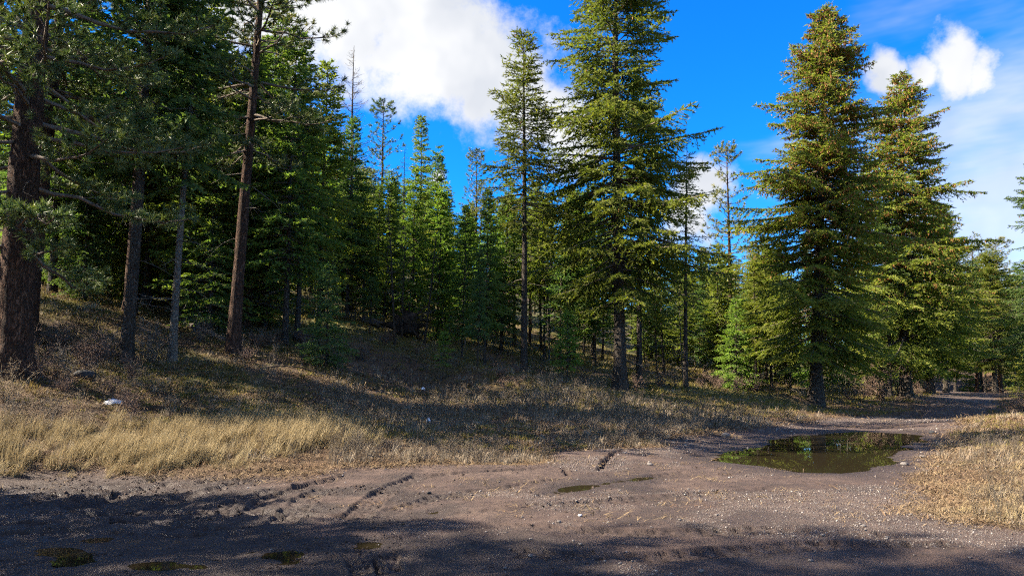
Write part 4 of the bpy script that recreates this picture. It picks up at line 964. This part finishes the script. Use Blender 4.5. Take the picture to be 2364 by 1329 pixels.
# ------------------------------------------------------------------ grass, litter and gravel
def proto_coll(name, meshes):
    c = bpy.data.collections.new(name)
    for i, me in enumerate(meshes):
        o = bpy.data.objects.new('%s_%02d' % (name, i), me); c.objects.link(o)
    return c
def scatter(name, coll, pts, rot, scl, idx, label, mat):
    me = bpy.data.meshes.new(name); n = len(pts); me.vertices.add(n); me.vertices.foreach_set('co', np.asarray(pts, np.float32).ravel())
    a = me.attributes.new('rot', 'FLOAT_VECTOR', 'POINT'); a.data.foreach_set('vector', np.asarray(rot, np.float32).ravel())
    a = me.attributes.new('scl', 'FLOAT_VECTOR', 'POINT'); a.data.foreach_set('vector', np.asarray(scl, np.float32).ravel())
    a = me.attributes.new('idx', 'INT', 'POINT'); a.data.foreach_set('value', np.asarray(idx, np.int32))
    o = link(name, me); me.materials.append(mat)
    g = bpy.data.node_groups.new(name + '_scatter', 'GeometryNodeTree')
    g.interface.new_socket('Geometry', in_out='INPUT', socket_type='NodeSocketGeometry'); g.interface.new_socket('Geometry', in_out='OUTPUT', socket_type='NodeSocketGeometry')
    gi = g.nodes.new('NodeGroupInput'); go = g.nodes.new('NodeGroupOutput'); ci = g.nodes.new('GeometryNodeCollectionInfo'); ci.inputs['Collection'].default_value = coll
    ci.inputs['Separate Children'].default_value = True; ci.inputs['Reset Children'].default_value = True
    ip = g.nodes.new('GeometryNodeInstanceOnPoints'); ip.inputs['Pick Instance'].default_value = True
    def na(nm, tp):
        q = g.nodes.new('GeometryNodeInputNamedAttribute'); q.data_type = tp; q.inputs['Name'].default_value = nm; return q.outputs['Attribute']
    g.links.new(gi.outputs[0], ip.inputs['Points']); g.links.new(ci.outputs[0], ip.inputs['Instance'])
    g.links.new(na('idx', 'INT'), ip.inputs['Instance Index']); g.links.new(na('rot', 'FLOAT_VECTOR'), ip.inputs['Rotation']); g.links.new(na('scl', 'FLOAT_VECTOR'), ip.inputs['Scale'])
    g.links.new(ip.outputs[0], go.inputs[0])
    md = o.modifiers.new('scatter', 'NODES'); md.node_group = g
    return tag(o, label, kind='stuff')
def tuft(seed, n, h, spread, width, mat, lean=(.25, 0), base=.06, curl=.5, flat=0.0):
    """a clump of bent blades"""
    rng = np.random.default_rng(seed); V = []; Fc = []; T_ = []
    for i in range(n):
        a = rng.uniform(0, 6.283); L = h * rng.uniform(.45, 1.1); o = np.array((*(rng.normal(0, base, 2)), -.02)); out = rng.uniform(.05, 1) * spread
        d = np.array((math.cos(a) * out + lean[0], math.sin(a) * out + lean[1], max(.02, 1 - flat))); d /= np.linalg.norm(d); hd = np.array((d[0], d[1], 0)); 
        p0 = o; p1 = o + d * L * .5; p2 = p1 + (d + hd * curl * rng.uniform(.3, 1.2) - np.array((0, 0, .35 * curl))) * L * .5
        if flat: p1[2] = max(p1[2], .008); p2[2] = max(.005 + .03 * rng.random(), p2[2] * .4)
        sd = np.array((-math.sin(a + rng.normal(0, .8)), math.cos(a), 0)) * width * .5 * rng.uniform(.6, 1.3); k = len(V)
        V += [p0 - sd, p0 + sd, p1 - sd * .8, p1 + sd * .8, p2]; Fc += [(k, k + 1, k + 3), (k, k + 3, k + 2), (k + 2, k + 3, k + 4)]; T_ += [rng.random()] * 5
    return mesh_np('tuft', np.array(V), np.array(Fc), mat, False, {'tint': np.array(T_)})
def weed(seed, mat):
    """upright dry stem with a forked seed head"""
    rng = np.random.default_rng(seed); g = Geo()
    for _ in range(7):
        b = np.array((*rng.normal(0, .08, 2), -.02)); L = rng.uniform(.5, 1.0); d = np.array((rng.normal(.08, .13), rng.normal(0, .13), 1)); e = b + d * L
        g.tube([b, (b + e) / 2 + rng.normal(0, .015, 3), e], [.006, .005, .003], 3)
        for _ in range(7):
            q = rng.uniform(.5, 1); p = b + d * L * q; g.tube([p, p + np.array((*rng.normal(0, .07, 2), rng.uniform(.03, .12)))], [.005, .002], 3)
    return g.mesh('weed', mat)
C_GOLD = proto_coll('golden_tufts', [tuft(i, 46, .72, .28, .011, M_GOLD, (.34, .0), .09, .5) for i in range(5)] + [tuft(40 + i, 40, .34, .5, .010, M_GOLD, (.3, 0), .10, .7) for i in range(2)])
C_GREY = proto_coll('grey_tufts', [tuft(10 + i, 24, .46, .40, .019, M_GREYGRASS, (.14, 0), .14, .5) for i in range(4)] + [weed(i, M_GREYGRASS) for i in range(4)])
C_GREEN = proto_coll('green_tufts', [tuft(20 + i, 22, .27, .7, .026, M_GREENGRASS, (.08, 0), .16, .7) for i in range(4)] + [tuft(25 + i, 22, .26, .8, .024, M_GREYGRASS, (.08, 0), .18, .8) for i in range(2)] + [tuft(28, 18, .34, 1.0, .022, M_STRAW, (.1, 0), .25, .2, .8)])
C_VERGE = proto_coll('verge_tufts', [tuft(50, 40, .6, .3, .009, M_GOLD, (.3, 0), .1, .5), tuft(51, 40, .3, .7, .009, M_GOLD, (.3, 0), .14, .8), tuft(52, 36, .24, .9, .009, M_GOLD, (.3, 0), .16, .8, .5), tuft(53, 36, .30, .6, .010, M_GREYGRASS, (.1, 0), .14, .6), tuft(54, 36, .22, .9, .010, M_GREYGRASS, (.1, 0), .16, .8, .5), weed(9, M_GREYGRASS)])
C_STRAW = proto_coll('straw_mats', [tuft(30 + i, 26, .27, 1.0, .012, M_STRAW, (.2, 0), .22, .2, .85) for i in range(5)])
M_CLOD = inst_mat('mud_clod', ((0, (0.0207, 0.0138, 0.0110)), (.6, (0.0517, 0.0344, 0.0276)), (1, (0.0758, 0.0551, 0.0448))), .9)
C_CLOD = proto_coll('clods', [mesh_np('clod', *stone_mesh(80 + i, .7, 1), M_CLOD, False, {'tint': np.full(12, .3 + .15 * i)}) for i in range(4)])
C_PEB = proto_coll('pebbles', [mesh_np('pebble', *stone_mesh(60 + i, .55, 1), M_PEBBLE, False, {'tint': np.full(12, .15 + .1 * i)}) for i in range(8)])

rgn = np.random.default_rng(123)
def sample(n, pxr, dr, dens):
    """points spread evenly over the photograph's width and by distance, thinned by a density function"""
    px = rgn.uniform(*pxr, n); d = np.exp(rgn.uniform(math.log(dr[0]), math.log(dr[1]), n)); x = (px - CX) / F0 * d; y = d
    z, dirt, wet, grav, green = terrain(x, y)
    w = dens(x, y, d, px, dirt, wet, grav, green)
    k = rgn.random(n) < w
    return x[k], y[k], z[k], d[k], px[k]
def rots(n, tilt=.12): return np.column_stack([rgn.normal(0, tilt, n), rgn.normal(0, tilt, n), rgn.uniform(-.7, .7, n)])
def sz(n, a, b): s = rgn.uniform(a, b, n); return np.column_stack([s, s, s * rgn.uniform(.8, 1.2, n)])
# golden grass on the left bank
GB = np.array([tuple(ground_at(*p)) for p in ((-120, 1090), (150, 1085), (400, 1082), (650, 1062), (800, 1035), (790, 1005), (700, 985), (560, 985), (400, 1000), (250, 1005), (100, 1010), (-120, 1015))])
x, y, z, d, px = sample(12000, (-140, 900), (12.5, 20), lambda x, y, d, px, dirt, wet, g, gr: (1 - dirt) * sm(1.0, -.8, poly_sd(x, y, GB) + 1.6 * fbm(x, y, 1.3, 3, 3)) * np.clip(.38 + 1.6 * fbm(x, y, .8, 3, 6) + .25 * sm(350, 560, px), .04, 1))
n = len(x); scatter('golden_grass', C_GOLD, np.column_stack([x, y, z]), rots(n), sz(n, .28, .82) * (1 + .25 * sm(450, 620, px))[:, None], rgn.choice(7, n, p=[.11] * 5 + [.225] * 2), 'tall golden dry grass along the left bank of the road', M_GOLD)
# verge grass on the right
x, y, z, d, px = sample(7000, (1950, 2700), (7.5, 34), lambda x, y, d, px, dirt, wet, g, gr: sm(.5, .1, dirt) * sm(-.3, .25, fbm(x, y, 1.6, 2, 8) + .1))
n = len(x); scatter('verge_grass', C_VERGE, np.column_stack([x, y, z]), rots(n), sz(n, .35, .85) * (1, 1, .62), rgn.choice(6, n, p=[.04, .18, .24, .25, .24, .05]), 'pale dry grass on the verge right of the puddle', M_GOLD)
# grey meadow
x, y, z, d, px = sample(26000, (-100, 2350), (14, 50), lambda x, y, d, px, dirt, wet, g, gr: sm(.6, .2, dirt) * np.clip(sm(-.25, .25, fbm(x, y, 2.5, 3, 9) + .12) * np.where(px < 760, .12, .80), 0, 1) * sm(37, 31, d) * (1 - .9 * (px > 2060)))
n = len(x); s_ = sz(n, .3, .8) * np.clip(d / 26, .8, 1.2)[:, None]; scatter('meadow_grass', C_GREY, np.column_stack([x, y, z]), rots(n), s_, rgn.choice(8, n, p=[.17] * 4 + [.08] * 4), 'grey dry meadow grass and weeds between road and forest', M_GREYGRASS)
# green and tan short grass on the forest floor
x, y, z, d, px = sample(30000, (-200, 2450), (17, 80), lambda x, y, d, px, dirt, wet, g, gr: sm(.5, .1, dirt) * np.clip(.22 + 1.1 * gr, 0, .9))
n = len(x); s_ = sz(n, .5, 1.0) * np.clip(d / 30, .8, 1.7)[:, None] * (1, 1, .8); scatter('forest_grass', C_GREEN, np.column_stack([x, y, z]), rots(n), s_, rgn.choice(7, n, p=[.175] * 4 + [.1, .1, .1]), 'short mossy green grass on the forest slope', M_GREENGRASS)
# straw along the road edge and in the meadow
x, y, z, d, px = sample(32000, (-150, 2450), (9, 40), lambda x, y, d, px, dirt, wet, g, gr: np.clip(np.exp(-((dirt - .35) / .35) ** 2) * .8 + .25 * (1 - dirt), 0, 1) * (1 - .9 * wet))
n = len(x); s_ = sz(n, .6, 1.3) * np.clip(d / 18, .8, 1.5)[:, None]; scatter('straw_litter', C_STRAW, np.column_stack([x, y, z + .005]), np.column_stack([rgn.normal(0, .05, n), rgn.normal(0, .05, n), rgn.uniform(0, 6.28, n)]), s_, rgn.integers(0, 5, n), 'flattened straw and needle litter along the road edge', M_STRAW)
# gravel
x, y, z, d, px = sample(60000, (-150, 2500), (4.5, 40), lambda x, y, d, px, dirt, wet, g, gr: dirt * np.clip(.05 + 1.0 * g ** 1.3, 0, 1) * (1 - .7 * wet) * sm(.0, .5, g + .35 + .8 * fbm(x, y, .8, 2, 77)))
n = len(x); b = .007 + .017 * rgn.random(n) ** 3; b *= np.clip(d / 10, .8, 2.2); scatter('gravel', C_PEB, np.column_stack([x, y, z + b * .2]), rgn.uniform(0, 6.28, (n, 3)) * (.1, .1, 1), np.column_stack([b, b, b]), rgn.integers(0, 8, n), 'loose pale gravel scattered over the dirt road', M_PEBBLE)
# lumps of mud thrown up along the ruts
x, y, z, d, px = sample(26000, (-150, 1700), (6, 15), lambda x, y, d, px, dirt, wet, g, gr: dirt * np.clip(.10 + .9 * sm(.25, .6, wet) * sm(5, -2, x), 0, 1) * sm(-.1, .2, fbm(x, y, .7, 3, 91)) * sm(4, -3, x))
n = len(x); b = (.008 + .026 * rgn.random(n) ** 4) * np.clip(d / 10, .8, 1.5); scatter('mud_clods', C_CLOD, np.column_stack([x, y, z]), rgn.uniform(0, 6.28, (n, 3)) * (.2, .2, 1), np.column_stack([b, b, b]), rgn.integers(0, 4, n), 'dark lumps of churned mud along the tyre ruts', M_CLOD)
print('objects', len(bpy.data.objects))
